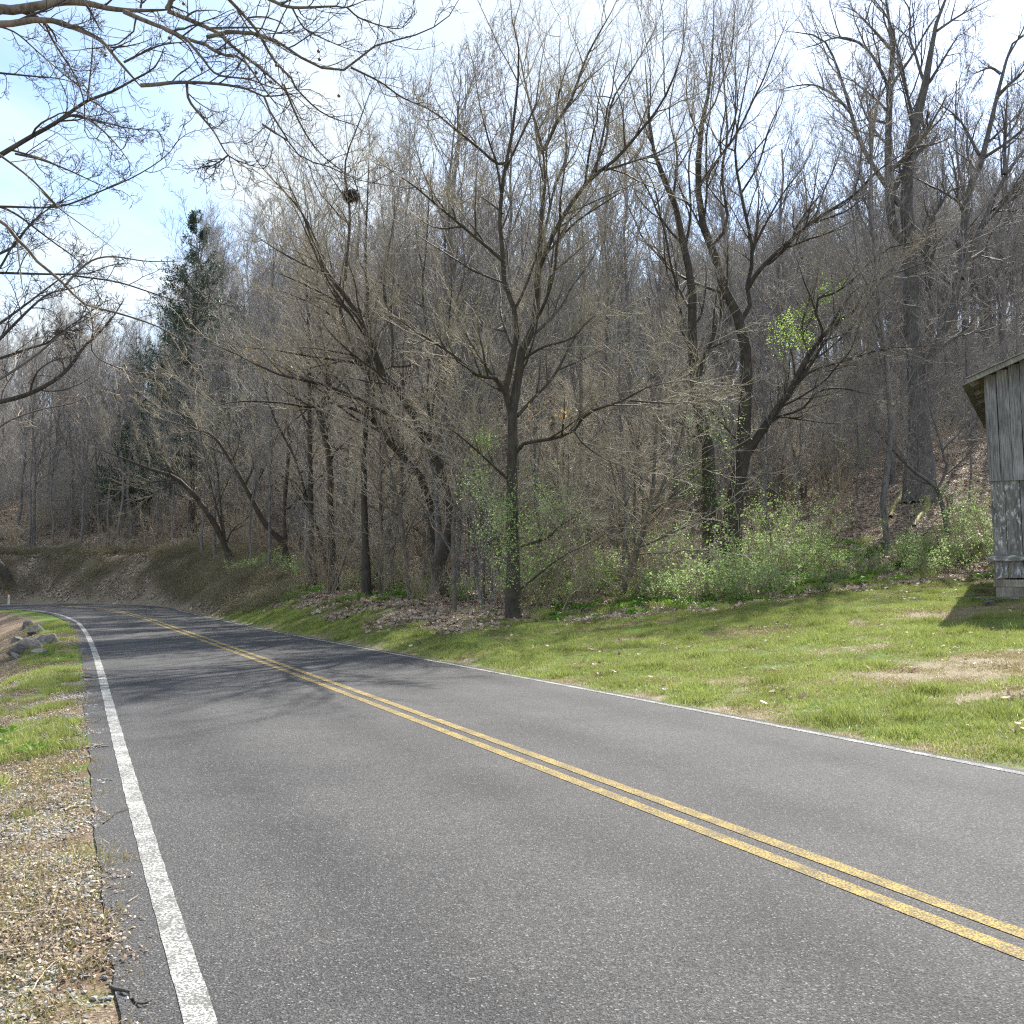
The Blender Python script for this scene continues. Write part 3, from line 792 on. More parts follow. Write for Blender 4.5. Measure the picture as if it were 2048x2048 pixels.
def make_tree(name, label, trunk, base_px, limbs, mat, rng, width, cat='tree', group=None, auto=10, dens=1.0, twig=1.0, subup=0.06,
              depth=None, flare=1.35, spread=3.0, low=0.25, l2=6, l3=6, l4=4, base=None, curl=0.0, extra_limbs=(), twig_r=.0045, lr=.42, crown_mat=None, ang=(30, 60)):
    """trunk/limbs: traced texts; limb = (text, width_px, end_depth_offset). Everything sits in real metres round the base point."""
    if base is None:
        base = hit(*base_px)
    Y0 = base[1] if depth is None else depth
    root = empty(name, tuple(base))
    tag(root, label, cat, group)
    K = 18
    tp = lift(trunk[0], Y0, Y0 + trunk[1], K)
    mpp = Y0 / F_PX
    r0 = width * mpp / 2
    prof = (trunk[2] + (1 - trunk[2]) * np.linspace(1, 0, K) ** 1.25) * np.clip(np.linspace(3.2, .25, K), .25, 1)
    prof[0] = flare; prof[1] = (1 + flare) / 2
    b = Build(); b.add(tp[None], (r0 * prof)[None], 12)
    o = add('trunk', b.mesh('trunk', mat, base), root)
    mains = [tp]; mr = [r0 * prof]
    lp = []; lR = []
    for (txt, w, dz) in limbs:
        pts = px_list(txt)
        p0 = at(pts[0][0], pts[0][1], Y0)
        # start at the depth of the nearest existing stem
        best = min(mains, key=lambda m: np.min(np.hypot(*(m[:, [0, 2]] - p0[[0, 2]]).T)))
        j = np.argmin(np.hypot(*(best[:, [0, 2]] - p0[[0, 2]]).T))
        ys_ = best[j, 1]
        P_ = lift(txt, ys_, ys_ + dz, 16)
        rl = .80 * w * mpp / 2 * (.07 + .93 * np.linspace(1, 0, 16) ** .8)
        bb = Build(); bb.add(P_[None], rl[None], 8)
        add('limb', bb.mesh('limb', mat, base), root)
        mains.append(P_); mr.append(rl)
        lp.append(P_); lR.append(rl)
    cb = Build()
    # automatic limbs from the trunk, in all directions
    if auto:
        C, RR = spawn(tp[None], (r0 * prof)[None], auto, low, .98, ang, lr, .42, 16, .10, subup, rng, rmin=.012, lmax=7)
        for a_ in range(len(C)):
            lp.append(C[a_]); lR.append(RR[a_])
        cb.add(C, RR, 6)
    LP = np.array(lp); LR = np.array(lR)
    n2 = max(2, int(l2 * dens))
    C2, R2 = spawn(LP, LR, n2, .12, 1.0, (20, 55), .46, .62, 9, .11, subup, rng, rmin=.011, lmax=spread, lmin=.5, curl=curl)
    cb.add(C2, R2, 4)
    n3 = max(2, int(l3 * dens))
    C3, R3 = spawn(C2, R2, n3, .12, 1.0, (22, 55), .5, .62, 6, .15, subup * .8, rng, rmin=twig_r * 1.35, lmax=spread * .55, lmin=.25, curl=curl)
    cb.add(C3, R3, 3)
    n4 = max(1, int(l4 * twig))
    C4, R4 = spawn(C3, R3, n4 + 2, .10, 1.0, (25, 65), .55, .7, 3, .16, subup * .6, rng, rmin=twig_r * .72, lmax=.8, lmin=.12, curl=curl * 1.3, taper=.5)
    cb.add(C4, R4, 3)
    add('crown', cb.mesh('crown', crown_mat or mat, base), root)
    return root, LP, C3

T = np.random.default_rng(21)
# the big tree in the middle
mid, midL, midC3 = make_tree('bare_tree', 'tallest spreading leafless tree in the middle with a green shrub round its trunk', ('B 735,1790 735,1400 728,1000 735,870 728,650 745,560 775,330 800,200 A 850,1800 880,1400 890,1200 915,980 900,850 820,720', .6, .3), (1026, 1240), [
    ('B 728,650 690,520 A 760,1800 690,1580 680,1420 660,1200 680,1000 700,880 735,700 755,500 770,300 720,60 715,-60', 17, -1.5),
    ('A 700,900 640,900 560,830 400,700 250,590 120,540 0,450', 8, -2.2),
    ('A 900,850 885,780 820,540 770,300 750,150', 9, 1.0),
    ('A 905,830 980,670 1060,540 1130,340 1200,200 1280,60 1330,-60', 10, -1.0),
    ('A 870,1500 990,1230 1150,1000 1290,890 1440,720 1560,560 1650,350 1680,200 1700,60', 13, -2.0),
    ('A 1240,940 1400,890 1560,830 1700,720 1800,640', 7, 1.5),
    ('A 1150,1000 1220,850 1250,770 1280,560 1400,370 1500,200 1560,60', 8, 2.2),
    ('A 900,1330 960,1050 1030,850 1010,600 990,330 1000,100', 8, 2.5),
    ('A 900,1000 860,700 940,600 1060,540', 5, .8),
    ('B 745,850 800,790 930,770 1060,730 1120,650 1200,600 1330,560 1480,480 1640,450 1800,420', 10, -2.5),
    ('B 1380,555 1600,570 1740,560 1900,530', 5, -.6),
    ('B 1070,720 1120,790 1250,880 1450,950 1560,960', 5, -1.0),
    ('B 700,985 600,890 440,750 330,680 200,650', 8, -2.0),
    ('B 700,530 640,430 540,420 440,330 340,260 180,160 60,80 -60,40', 11, -2.6),
    ('B 780,1360 930,1310 990,1250 1130,1190 1250,1290', 7, -1.0),
    ('B 770,1600 820,1560 1000,1420 1160,1340 1300,1260 1440,1270 1700,1320', 5, -1.2),
    ('B 760,640 830,560 960,420 1080,200 1200,60 A 1220,1600 1330,1500', 9, 1.5),
    ('B 790,330 900,260 1060,210 1180,90 1380,50', 7, -1.4),
    ('A 690,1450 600,1370 420,1220 300,1120 180,1020 60,940 -60,850', 10, -1.8),
    ('A 680,1180 620,1130 530,1080 430,1130 360,1080', 5, 1.0),
], M_BARK_MOSSY, T, 29, flare=1.2, auto=8, low=.35, l2=12, l3=7, l4=3, spread=3.4, depth=None)

left2, _, _ = make_tree('bare_tree', 'mossy leafless tree leaning left, beside the biggest middle tree', ('D 1265,1740 1200,1560 B 400,1280 340,960 250,770 120,520 0,380 D 880,540 820,350 650,120 590,0 P 610,440 560,330', -1.5, .22), (905, 1195), [
    ('B 250,780 180,700 60,600 10,590', 7, -1.2),
    ('D 880,540 940,640 980,570 970,350 930,200 960,0 P 790,400 770,300', 8, .8),
    ('D 650,120 500,60 300,-60 P 480,440', 6, -1.0),
    ('D 840,400 760,300 560,190 380,110 250,60', 7, -1.6),
    ('D 1110,900 1000,880 930,800 880,760', 5, .6),
    ('P 690,560 700,430 690,330 720,240 760,130', 8, .6),
    ('P 650,520 600,420 520,330 470,250', 6, -.8),
    ('D 1190,1070 1160,800 1160,500 1130,200 1150,0 P 860,380 880,260', 9, 1.6),
], M_BARK_MOSSY, T, 26, auto=10, low=.3, l2=9, l3=6, l4=3, spread=3.0)
left3, _, _ = make_tree('bare_tree', 'leafless tree with a long horizontal limb reaching left over the bank', ('D 1230,1720 1170,1300 1110,1130 1030,1050 940,950 890,860 850,640 800,530 740,400 700,250 P 660,520 640,440', -1.0, .2), (884, 1176), [
    ('D 890,880 830,830 680,780 570,800 400,775 200,770 60,790 -60,760', 9, -2.0),
    ('D 570,800 440,720 320,620 290,560', 5, -.6),
    ('D 800,540 700,520 580,500 430,490', 6, -1.2),
    ('D 840,580 700,560 560,540 380,510 200,490 60,480', 7, -1.5),
    ('D 1030,1050 1060,990 1110,930 1090,850', 5, .6),
    ('D 740,400 620,300 420,210 300,190', 6, -1.0),
    ('D 860,700 900,560 890,400 940,250', 6, 1.0),
], M_BARK_MOSSY, T, 20, auto=9, low=.35, l2=7, l3=6, l4=4, spread=2.2)
make_tree('bare_tree', 'straight dark trunk tree standing alone left of the mossy leaning trees', ('D 848,1775 835,1300 835,1000 850,800 850,500 850,200 840,0 P 735,400 740,250', .5, .2), (733, 1196), [
    ('D 845,600 780,480 700,430 600,350', 5, -1), ('D 850,400 900,260 930,100 960,-60', 6, 1.2), ('D 850,300 790,180 760,40', 5, .8)],
    M_BARK, T, 16, auto=14, low=.35, l2=6, l3=6, l4=4, spread=2.0, lr=.26, ang=(25, 50))
make_tree('bare_tree', 'crooked leafless trunk with ivy-green foot at the edge of the bank', ('D 685,1745 665,1400 660,1080 620,900 600,820 650,740 650,600 610,400 600,200 590,0 P 640,420', .4, .22), (672, 1186), [
    ('D 660,1100 690,1020 740,980 800,950', 4, .5), ('D 600,840 560,720 540,560 500,400', 5, -.8), ('D 650,760 700,700 780,560 800,450', 5, 1.0)],
    M_BARK_MOSSY, T, 17, auto=14, low=.3, l2=6, l3=6, l4=4, spread=2.0, lr=.26, ang=(25, 55))
make_tree('bare_tree', 'straight grey leafless tree just left of the crooked trunk', ('D 575,1730 560,1100 555,500 545,200 P 612,500 610,400', .6, .25), (626, 1178), [],
    M_BARK, T, 15, auto=17, low=.35, l2=6, l3=6, l4=3, spread=2.0, lr=.25, ang=(25, 50))
make_tree('bare_tree', 'thin leafless tree bending up to the left from the bank', ('D 655,1700 620,1480 570,1350 520,1180 480,1050 380,860 330,700 300,500', -.8, .25), (656, 1172), [('D 570,1350 500,1200 400,1140 290,1090', 5, -.8)],
    M_BARK, T, 10, auto=12, low=.3, l2=6, l3=5, l4=4, spread=1.8, lr=.3)
make_tree('bare_tree', 'low leafless tree sweeping far to the left above the bank', ('D 440,1620 430,1500 330,1390 240,1220 130,1030 60,940 -60,900 -200,860', -1.2, .25), (573, 1137), [
    ('D 240,1220 150,1000 170,850 240,700', 5, .8), ('D 435,1500 430,1300 450,1000 440,550 430,300', 12, .5), ('D 450,1000 520,850 540,600', 5, .6)],
    M_BARK_MOSSY, T, 15, auto=10, low=.35, l2=6, l3=6, l4=4, spread=2.2)
make_tree('bare_tree', 'low forked leafless tree arching left over the road bend', ('P 468,1138 450,1090 417,1028 375,976 345,952 305,940 255,920 215,905 180,890', -1.5, .25), (466, 1136), [
    ('P 452,1090 465,1060 500,1030 510,1000', 5, .4), ('P 450,1080 440,1000 435,940 425,880 430,800', 7, .5), ('P 375,976 350,965 330,975 290,1000 257,1030', 4, -.6),
    ('P 448,1070 420,960 400,860 390,780', 6, .6)],
    M_BARK_MOSSY, T, 15, auto=8, low=.3, l2=7, l3=6, l4=4, spread=2.4)

# right group
rt1, _, _ = make_tree('bare_tree', 'leafless tree with vine leaves on its left-hand trunk, above the big green bush', ('G 215,1510 190,1100 180,800 130,600 100,300 95,0 H 225,1480 180,1300 120,1020 40,860 P 1300,250 1290,120', 0, .2), (1427, 1148), [
    ('G 110,330 60,220 0,110 -80,40', 6, -1.0), ('G 100,150 150,60 H 290,1400 250,1250', 6, .8), ('H 120,1030 140,800 100,600 130,400 190,200', 7, 1.2),
    ('H 180,1300 210,1100 200,850 230,650 210,400', 7, -1.0), ('G 180,800 60,700 -60,640 -150,600', 6, -1.5), ('G 130,600 40,530 -100,560', 5, -1.2)],
    M_BARK, T, 33, auto=9, low=.35, l2=10, l3=6, l4=3, spread=2.8)
rt2, _, _ = make_tree('bare_tree', 'twin-stemmed leafless tree with tall upright crown, behind the big green bush', ('G 300,1450 330,1100 375,900 380,700 390,560 400,330 370,200 340,60 H 440,1620 380,1480 320,1270 290,1230 250,1000 260,700 310,430 330,100 330,-40', .8, .15), (1459, 1128), [
    ('H 470,1660 520,1600 500,1500 530,1300 470,1000 440,750 500,400 520,200', 12, .8),
    ('H 500,1500 560,1400 660,1300 850,1140 1050,1010 1180,880 1300,800 1400,740', 13, -2.0),
    ('H 320,1270 400,1150 370,900 400,700 380,400 370,150 360,-20', 9, 1.5),
    ('H 530,1290 600,1150 700,980 800,850 860,700', 7, 1.2),
    ('H 470,1000 560,850 620,650 690,500 680,350', 6, -1.0),
    ('H 290,1230 200,1060 110,1000 60,880', 6, -1.2),
    ('H 850,1140 900,980 960,850 1000,700', 6, 1.0),
    ('H 1050,1010 1080,900 1100,750 1200,600', 5, .5),
    ('H 260,720 200,560 190,400 230,200', 5, -.8),
    ('H 400,700 450,560 440,300 470,100', 5, .8)],
    M_BARK, T, 36, auto=7, low=.45, l2=12, l3=7, l4=3, spread=3.0, subup=.09)
rt3, _, _ = make_tree('bare_tree', 'dark leafless tree leaning right with a broad fan of low limbs, toward the barn', ('G 310,1430 330,1000 400,850 480,720 640,490 740,300 850,160 1000,50 H 1120,1490 1280,1400', -1.0, .2), (1462, 1124), [
    ('G 640,490 760,340 820,200 H 850,1560 1000,1490 1200,1300 1400,1240 1600,1160', 9, -1.5),
    ('G 480,720 560,650 700,600 800,500 940,490 1080,520 1200,500', 8, -2.0),
    ('G 400,850 330,760 H -60,1705', 5, -1.0),
    ('G 600,560 740,400 960,330 1150,270 1400,250 1600,180', 7, -2.4),
    ('G 740,300 700,180 720,60 H 860,1450 880,1300', 7, .8),
    ('G 850,160 H 1060,1500 1300,1400 1500,1330 1700,1290', 6, .6),
    ('G 560,640 700,660 900,680 1060,630', 5, -1.4)],
    M_BARK, T, 26, auto=8, low=.35, l2=10, l3=7, l4=3, spread=3.0)
big, bigL, _ = make_tree('large_tree', 'massive grey-barked tree with mossy roots on the slope left of the barn', ('G 1350,1120 1350,800 1345,600 1330,350 1310,100 H 1340,1250 1320,1000 1340,850 1370,650 1430,400 1470,150 1530,0 P 1900,-70', 1.0, .22), (1838, 1005), [
    ('H 1310,1250 1250,1150 1230,800 1240,500 1250,250 1220,0 P 1765,-60', 26, -1.0),
    ('H 1290,1060 1180,900 1080,720 1010,480 940,280 870,190 700,160', 15, -2.0),
    ('H 1230,440 1150,290 1060,210 960,195 860,230 760,260', 9, -1.8),
    ('H 1050,600 960,500 850,440 720,450 640,480', 8, -1.2),
    ('H 1240,250 1150,150 1060,60 980,30', 9, 1.0),
    ('G 1340,560 1450,230 1560,20 H 1580,1480 1700,1200 1830,920 1932,780 2050,640', 26, -1.5),
    ('H 1600,1440 1620,1200 1640,1000 1700,870 1750,680 1810,430 1870,230 1932,190 2000,100', 22, 1.5),
    ('H 1700,800 1600,620 1500,540 1440,480', 9, 1.4),
    ('H 1810,380 1760,350 1700,370 1650,395', 8, -.6),
    ('H 1440,1500 1430,1300 1450,1150 1500,1060 1560,980 1700,950', 16, -2.0),
    ('H 1480,160 1600,80 1750,0', 8, 1.2), ('H 1440,430 1520,300 1600,180 1660,190', 8, -1.4),
    ('H 1370,640 1310,420 1280,300 1300,180 1440,90', 9, -1.2),
    ('H 1370,760 1480,740 1600,690', 7, 1.4), ('H 1830,900 1840,600 1850,400', 10, .9), ('H 1230,640 1130,600 1180,500 1100,370', 8, 1.3),
    ('H 1780,1080 1900,1010 2000,900', 10, -.5)],
    M_BARK_GREY, T, 48, auto=4, low=.5, l2=10, l3=6, l4=3, spread=3.6, flare=1.5, twig_r=.007)
# mossy roots of the big tree
bb = big.location
for (txt, w) in (('G 1290,1080 1250,1100 1210,1150 1190,1210', 13), ('G 1400,1090 1390,1160 1350,1200 1320,1260', 12)):
    pts = [hit(a, b) + np.array([0, 0, .08]) for a, b in px_list(txt)]
    pts[0] = pts[0] + np.array([0, .15, .35])
    b = Build(); kk = 12; P_ = resample(pts, kk)
    b.add(P_[None], (w * bb[1] / F_PX / 2 * (1 + .25 * np.sin(np.arange(kk) * 1.9)) * np.linspace(1.3, .5, kk))[None], 8)
    o = add('root', b.mesh('root', M_MOSS, bb), big)
    o['label'] = 'thick root covered with yellow-green moss'
make_tree('bare_tree', 'small crooked bare tree leaning against the foot of the massive grey tree', ('G 1515,1300 1450,1050 1400,1000 1300,930 1180,800 1100,700 1050,560', -.6, .3), (1898, 1072), [
    ('G 1450,1050 1500,920 1480,830 1600,700 1680,560', 8, .3), ('G 1480,840 1440,700 1400,560 1420,400', 5, .4), ('G 1510,1250 1500,1100 1450,1040', 7, 0)],
    M_BARK_GREY, T, 11, auto=8, low=.3, l2=6, l3=5, l4=3, spread=1.6)

# trees reaching in from the left
def reach(name, label, base, trunk_top, Y0, limbs, mat, rng, trunk_r, n2, n3, n4, spread, twig_r, curl, up, crown_mat=None):
    root = empty(name, base); tag(root, label, 'tree')
    b = Build(); tr = resample([base, ((base[0] + trunk_top[0]) / 2 + .3, base[1], (base[2] + trunk_top[2]) / 2), trunk_top], 12)
    b.add(tr[None], (trunk_r * np.linspace(1.2, .5, 12))[None], 12)
    add('trunk', b.mesh('trunk', mat, base), root)
    LPs = []; LRs = []
    for it in limbs:
        txt, w, ya, yb = it[:4]
        P_ = lift(txt, ya, yb, 18)
        rl = w * ya / F_PX / 2 * (.16 + .84 * np.linspace(1, 0, 18) ** .8)
        if len(it) > 4:   # joins the trunk outside the picture
            j = np.argmin(np.abs(tr[:, 2] - (P_[0, 2] - .4)))
            st = resample([tr[j], P_[0] * .6 + tr[j] * .4 + np.array([0, 0, .15]), P_[0]], 8)
            P_ = np.vstack([st[:-1], P_]); rl = np.concatenate([np.linspace(rl[0] * 1.3, rl[0], 8)[:-1], rl])
        b = Build(); b.add(P_[None], rl[None], 8)
        add('limb', b.mesh('limb', mat, base), root)
        LPs.append(resample(P_[-18:], 18)); LRs.append(rl[-18:])
    LP = np.array(LPs); LR = np.array(LRs)
    cb = Build()
    C2, R2 = spawn(LP, LR, n2, .05, 1.0, (25, 65), .33, .5, 10, .12, up, rng, rmin=twig_r * 1.5, lmax=spread, lmin=.25, flat=.2, curl=curl)
    cb.add(C2, R2, 5)
    C3, R3 = spawn(C2, R2, n3, .1, 1.0, (30, 70), .42, .6, 7, .13, up, rng, rmin=twig_r, lmax=spread * .5, lmin=.12, flat=.2, curl=curl)
    cb.add(C3, R3, 3)
    if n4:
        C4, R4 = spawn(C3, R3, n4, .15, 1.0, (30, 70), .45, .8, 4, .12, up, rng, rmin=twig_r * .8, lmax=.4, lmin=.05, curl=curl * 1.5, taper=.7)
        cb.add(C4, R4, 3)
    add('crown', cb.mesh('crown', crown_mat or mat, base), root)
    return root, C2, LP
syc, sycC2, sycL = reach('sycamore_tree', 'sycamore reaching in from the upper left corner with hanging seed balls', (-9.5, 9.5, -.4), (-9.2, 9.4, 10.5), 9.5, [
    ('E -60,75 0,58 80,65 230,40 400,12 560,20 680,50 800,65 950,68 1080,62', 22, 9.3, 9.6, 1),
    ('E 1080,70 1200,120 1400,210 1500,300 1700,460 1850,600 1932,750', 10, 9.6, 10.4),
    ('E 1330,240 1420,220 1520,200 1650,220 1850,290 F 0,150 150,210 270,290 390,335 480,320 530,265 610,210 760,175 880,125 950,70 990,0', 9, 9.7, 10.6),
    ('F 480,320 620,390 720,460 850,520 920,560', 5, 10.2, 10.9),
    ('E 800,75 950,140 1080,190 1200,250 1330,290 1420,350 1560,380 1700,570 1800,700', 10, 9.4, 8.8),
    ('E 1200,250 1300,370 1400,480 1600,510 1780,570 1932,560', 6, 9.1, 8.6),
    ('E -60,165 0,155 100,150 200,130 350,135 480,180 650,260 760,390 905,555', 15, 9.0, 8.7, 1),
    ('E 905,550 1000,545 1150,530 1400,540 1600,575 1700,620 1932,600', 9, 8.7, 8.9),
    ('E 1205,535 1215,640 1290,740 1380,850 1470,1000 1600,1060 1700,1090', 6, 8.8, 8.6),
    ('E 1470,1000 1400,1050 1335,1080', 4, 8.7, 8.6),
    ('E 1700,620 1750,740 1850,900 F 30,570 180,670 250,750 400,800 500,850 650,880 800,900', 5, 8.8, 9.2),
    ('E 1440,-40 1480,0 1650,190 1760,380 1900,530 F 220,420 350,540 520,600', 8, 9.8, 10.6),
    ('F 160,400 230,570 310,700 420,800 520,850', 5, 10.0, 10.5),
    ('F 60,-20 100,0 200,35 400,30 460,35 550,0', 8, 9.9, 10.2),
    ('F 460,35 530,90 680,135 740,120 790,60', 4, 10.1, 10.3),
    ('F 200,35 240,110 290,155 460,230 560,250', 4, 10.0, 10.4),
    ('E 1080,60 1110,-10 1130,-60', 14, 9.6, 9.5), ('E 905,50 915,0 930,-40', 5, 9.5, 9.4),
    ('E 280,130 340,260 430,400 490,500 540,650 545,760 555,880 620,890 720,960', 5, 9.0, 9.6),
    ('E 800,400 920,340 1040,290 1200,270 1400,260', 5, 8.8, 9.3),
    ('E 1330,190 1380,180 1650,180 1800,210 1932,215', 5, 9.6, 9.2),
], M_BARK_SYC, np.random.default_rng(31), .24, 10, 5, 2, 1.0, .0032, .10, .0, M_BARK_DARK)
# seed balls hang on short stalks
def ball_mesh():
    b = Build(); k = 9
    a = np.linspace(0, math.pi, k)
    V = np.stack([0 * a, 0 * a, -0.016 * np.cos(a)], 1)
    b.add(V[None], np.maximum(.016 * np.sin(a), .0005)[None], 10)
    return b
rb = np.random.default_rng(8)
bm_ = ball_mesh().mesh('seed_ball', M_BALL)
stm = Build(); stm.add(np.array([[(0, 0, .015), (.004, 0, .05), (.002, .002, .1)]]), np.array([[.0012] * 3]), 4); stm_m = stm.mesh('stalk', M_BARK_DARK)
for a_, b_px in (('E', (678, 355)), ('E', (1182, 24)), ('E', (1090, 245)), ('E', (1300, 445)), ('E', (1650, 468)), ('E', (1745, 528)), ('E', (1352, 803)), ('F', (325, 243)), ('F', (330, 282)), ('F', (98, 390)), ('F', (422, 455)), ('E', (1780, 420))):
    q = REG[a_]
    p = at(q[0] + b_px[0] / q[2], q[1] + b_px[1] / q[2], 9.2)
    o = add('seed_ball', bm_, syc); o.location = Vector(p) - syc.location
    c = add('stalk', stm_m, o)

lt, ltC2, _ = reach('bare_tree', 'dark leafless tree reaching in from the left edge with fine curled twigs', (-13.5, 15, -.7), (-12.5, 15, 9.5), 15, [
    ('E -60,1035 0,1000 200,880 360,790 560,650 700,600 850,520 1000,430 1060,300', 11, 15, 15.5, 1),
    ('E 565,650 580,500 590,400 600,220 600,80', 5, 15.2, 15.8),
    ('E 360,790 480,740 600,790 740,920 860,1080', 5, 15.1, 14.4),
    ('E 100,990 270,1030 450,1100 600,1170 740,1230', 5, 15, 14.6),
    ('E 450,745 600,770 850,830 1080,845', 4, 15.1, 14.6),
    ('E -60,460 0,470 200,490 400,510 550,560', 5, 15.5, 16, 1),
    ('E 0,1330 380,1330 650,1230 860,1140 1050,1020 1150,900 1190,770', 5, 15, 15.6, 1),
    ('E -40,160 100,210 240,330 400,470 560,600', 4, 15.8, 16),
    ('I -60,1660 0,1635 150,1600 300,1540 450,1450 560,1340 650,1210 760,1110 880,970 960,840', 11, 14.5, 15, 1),
    ('I 600,1275 560,1160 490,1080 430,1130', 4, 14.7, 14.6), ('I 705,1180 720,1040 680,920 640,880', 4, 14.8, 15),
    ('I -60,640 0,640 350,650 560,650 700,640 860,580 1000,570', 6, 15.5, 16, 1),
    ('I 560,660 900,710 1130,780 1350,850 1560,870 1850,900', 4, 15.8, 16.6),
    ('I -60,1060 0,1030 220,870 350,770 500,660 640,560', 6, 14.8, 15.2, 1),
    ('I -40,1190 0,1150 240,910 380,800 560,760 700,700', 7, 14.6, 14.9, 1),
    ('I -60,1310 0,1300 240,1220 370,1180 500,1080 660,970 830,850', 6, 14.4, 14.9, 1),
    ('I -60,120 0,130 130,190 330,340 450,430 550,500 770,700', 5, 15.6, 15, 1),
    ('I -60,520 0,490 110,430 230,270 400,130 600,60', 6, 15.4, 15.8, 1),
    ('I -60,640 0,600 120,400 300,200 420,0', 5, 15.0, 15.4, 1),
], M_BARK_DARK, np.random.default_rng(33), .30, 9, 7, 4, 1.9, .0048, .18, .03)
lt2, _, _ = reach('bare_tree', 'pale leafless branches of a nearer tree crossing the left edge', (-9.2, 11.5, -.6), (-8.9, 11.6, 7.2), 11.5, [
    ('E -60,960 0,1000 150,1110 250,1200 370,1330 I 310,0 430,120 590,240 770,370 900,470', 5, 11.5, 12.2, 1),
    ('I -60,200 0,240 80,300 140,390 200,410 230,500 350,600 430,670 510,740 650,880 870,940 1100,1010 1250,1070 1500,1210 1640,1230', 8, 11.2, 12.5, 1),
    ('I 510,730 600,630 720,540 880,515 1130,550 1400,550', 5, 11.4, 12.0),
    ('I 650,880 700,960 715,1080 705,1180', 3, 11.5, 11.6),
    ('I -60,1500 -20,1470 100,1400 300,1260 450,1130 640,1010 800,930', 6, 11.0, 11.6, 1),
    ('I -60,1860 -20,1840 100,1770 300,1700 550,1650 700,1590 850,1540', 4, 11.0, 11.8, 1),
    ('I 705,1190 720,1260 810,1330 1000,1400 1200,1420 1480,1415', 3, 11.4, 11.9),
], M_BARK_SYC, np.random.default_rng(35), .20, 6, 4, 2, 1.0, .003, .16, .0, M_BRUSH)

# ------------------------------------------------------------------ forest on the hillside
def forest_proto(rng, H, r0, narrow, nl, twig_r=.010, n2=7, n3=5, n4=3):
    K = 14
    z = np.linspace(-.8, H, K)
    w = np.cumsum(rng.normal(0, .10, (K, 2)), axis=0); w -= w[0]
    tp = np.stack([w[:, 0], w[:, 1], z], 1)
    pr = r0 * np.linspace(1, .18, K); pr[0] *= 1.3
    b = Build(); b.add(tp[None], pr[None], 7)
    trunk = b.mesh('trunk', M_BARK_FOREST)
    c = Build()
    C1, R1 = spawn(tp[None], pr[None], nl, .32, 1.0, narrow, .33, .5, 10, .09, .10, rng, rmin=.02, lmax=6)
    c.add(C1, R1, 5)
    C2, R2 = spawn(C1, R1, n2, .15, 1.0, (20, 50), .42, .55, 6, .12, .08, rng, rmin=.012, lmax=2.6, lmin=.4)
    c.add(C2, R2, 3)
    C3, R3 = spawn(C2, R2, n3, .12, 1.0, (20, 50), .5, .6, 4, .13, .06, rng, rmin=twig_r, lmax=1.3, lmin=.3, taper=.5)
    c.add(C3, R3, 3)
    if n4:
        C4, R4 = spawn(C3, R3, n4, .2, 1.0, (20, 55), .6, .8, 3, .15, .06, rng, rmin=twig_r * .75, lmax=.7, lmin=.2, taper=.6)
        c.add(C4, R4, 3)
    return trunk, c.mesh('crown', M_BARK_FOREST)
fr = np.random.default_rng(51)
FP = [forest_proto(fr, 15.5, .17, (25, 55), 18), forest_proto(fr, 17, .15, (20, 42), 20), forest_proto(fr, 14, .20, (30, 60), 16), forest_proto(fr, 16, .12, (18, 40), 18),
      forest_proto(fr, 13, .11, (30, 60), 16), forest_proto(fr, 18, .22, (22, 50), 20)]
def place_tree(p, var, sc, rz, label, group, name='forest_tree'):
    root = empty(name, p); root.rotation_euler = (random.uniform(-.05, .05), random.uniform(-.05, .05), rz); root.scale = (sc, sc, sc)
    tag(root, label, 'tree', group)
    for nm, m_i in (('trunk', 0), ('crown', 1)):
        c = add(nm, FP[var][m_i], root)
    return root
BINS = [(150, 'far left, beyond the road bend'), (300, 'left of the pointed cedar'), (430, 'behind the low forked tree at the bend'), (560, 'behind the tree sweeping left over the bank'),
        (680, 'behind the crooked trunk'), (790, 'behind the straight dark trunk'), (920, 'behind the mossy leaning trees'), (1030, 'behind the tallest middle tree'), (1160, 'just right of the tallest middle tree'),
        (1290, 'in the gap right of the middle tree'), (1400, 'left of the vine-covered trunk'), (1520, 'behind the twin-stemmed tree'), (1640, 'right of the twin-stemmed tree'), (1760, 'left of the massive grey tree'),
        (1880, 'behind the massive grey tree'), (9999, 'above the barn roof')]
def where(x, y):
    px = 1024 + x / y * F_PX
    return next(t for b_, t in BINS if px < b_)
def sized(sc, v, a, b):
    return a[v % len(a)] + ' ' + b[0 if sc < .9 else 1 if sc < 1.02 else 2]
YM = bark_mat('young_bark', (0.055, 0.048, 0.038), (0.19, 0.165, 0.13), (0.50, 0.44, 0.34), 0.0)
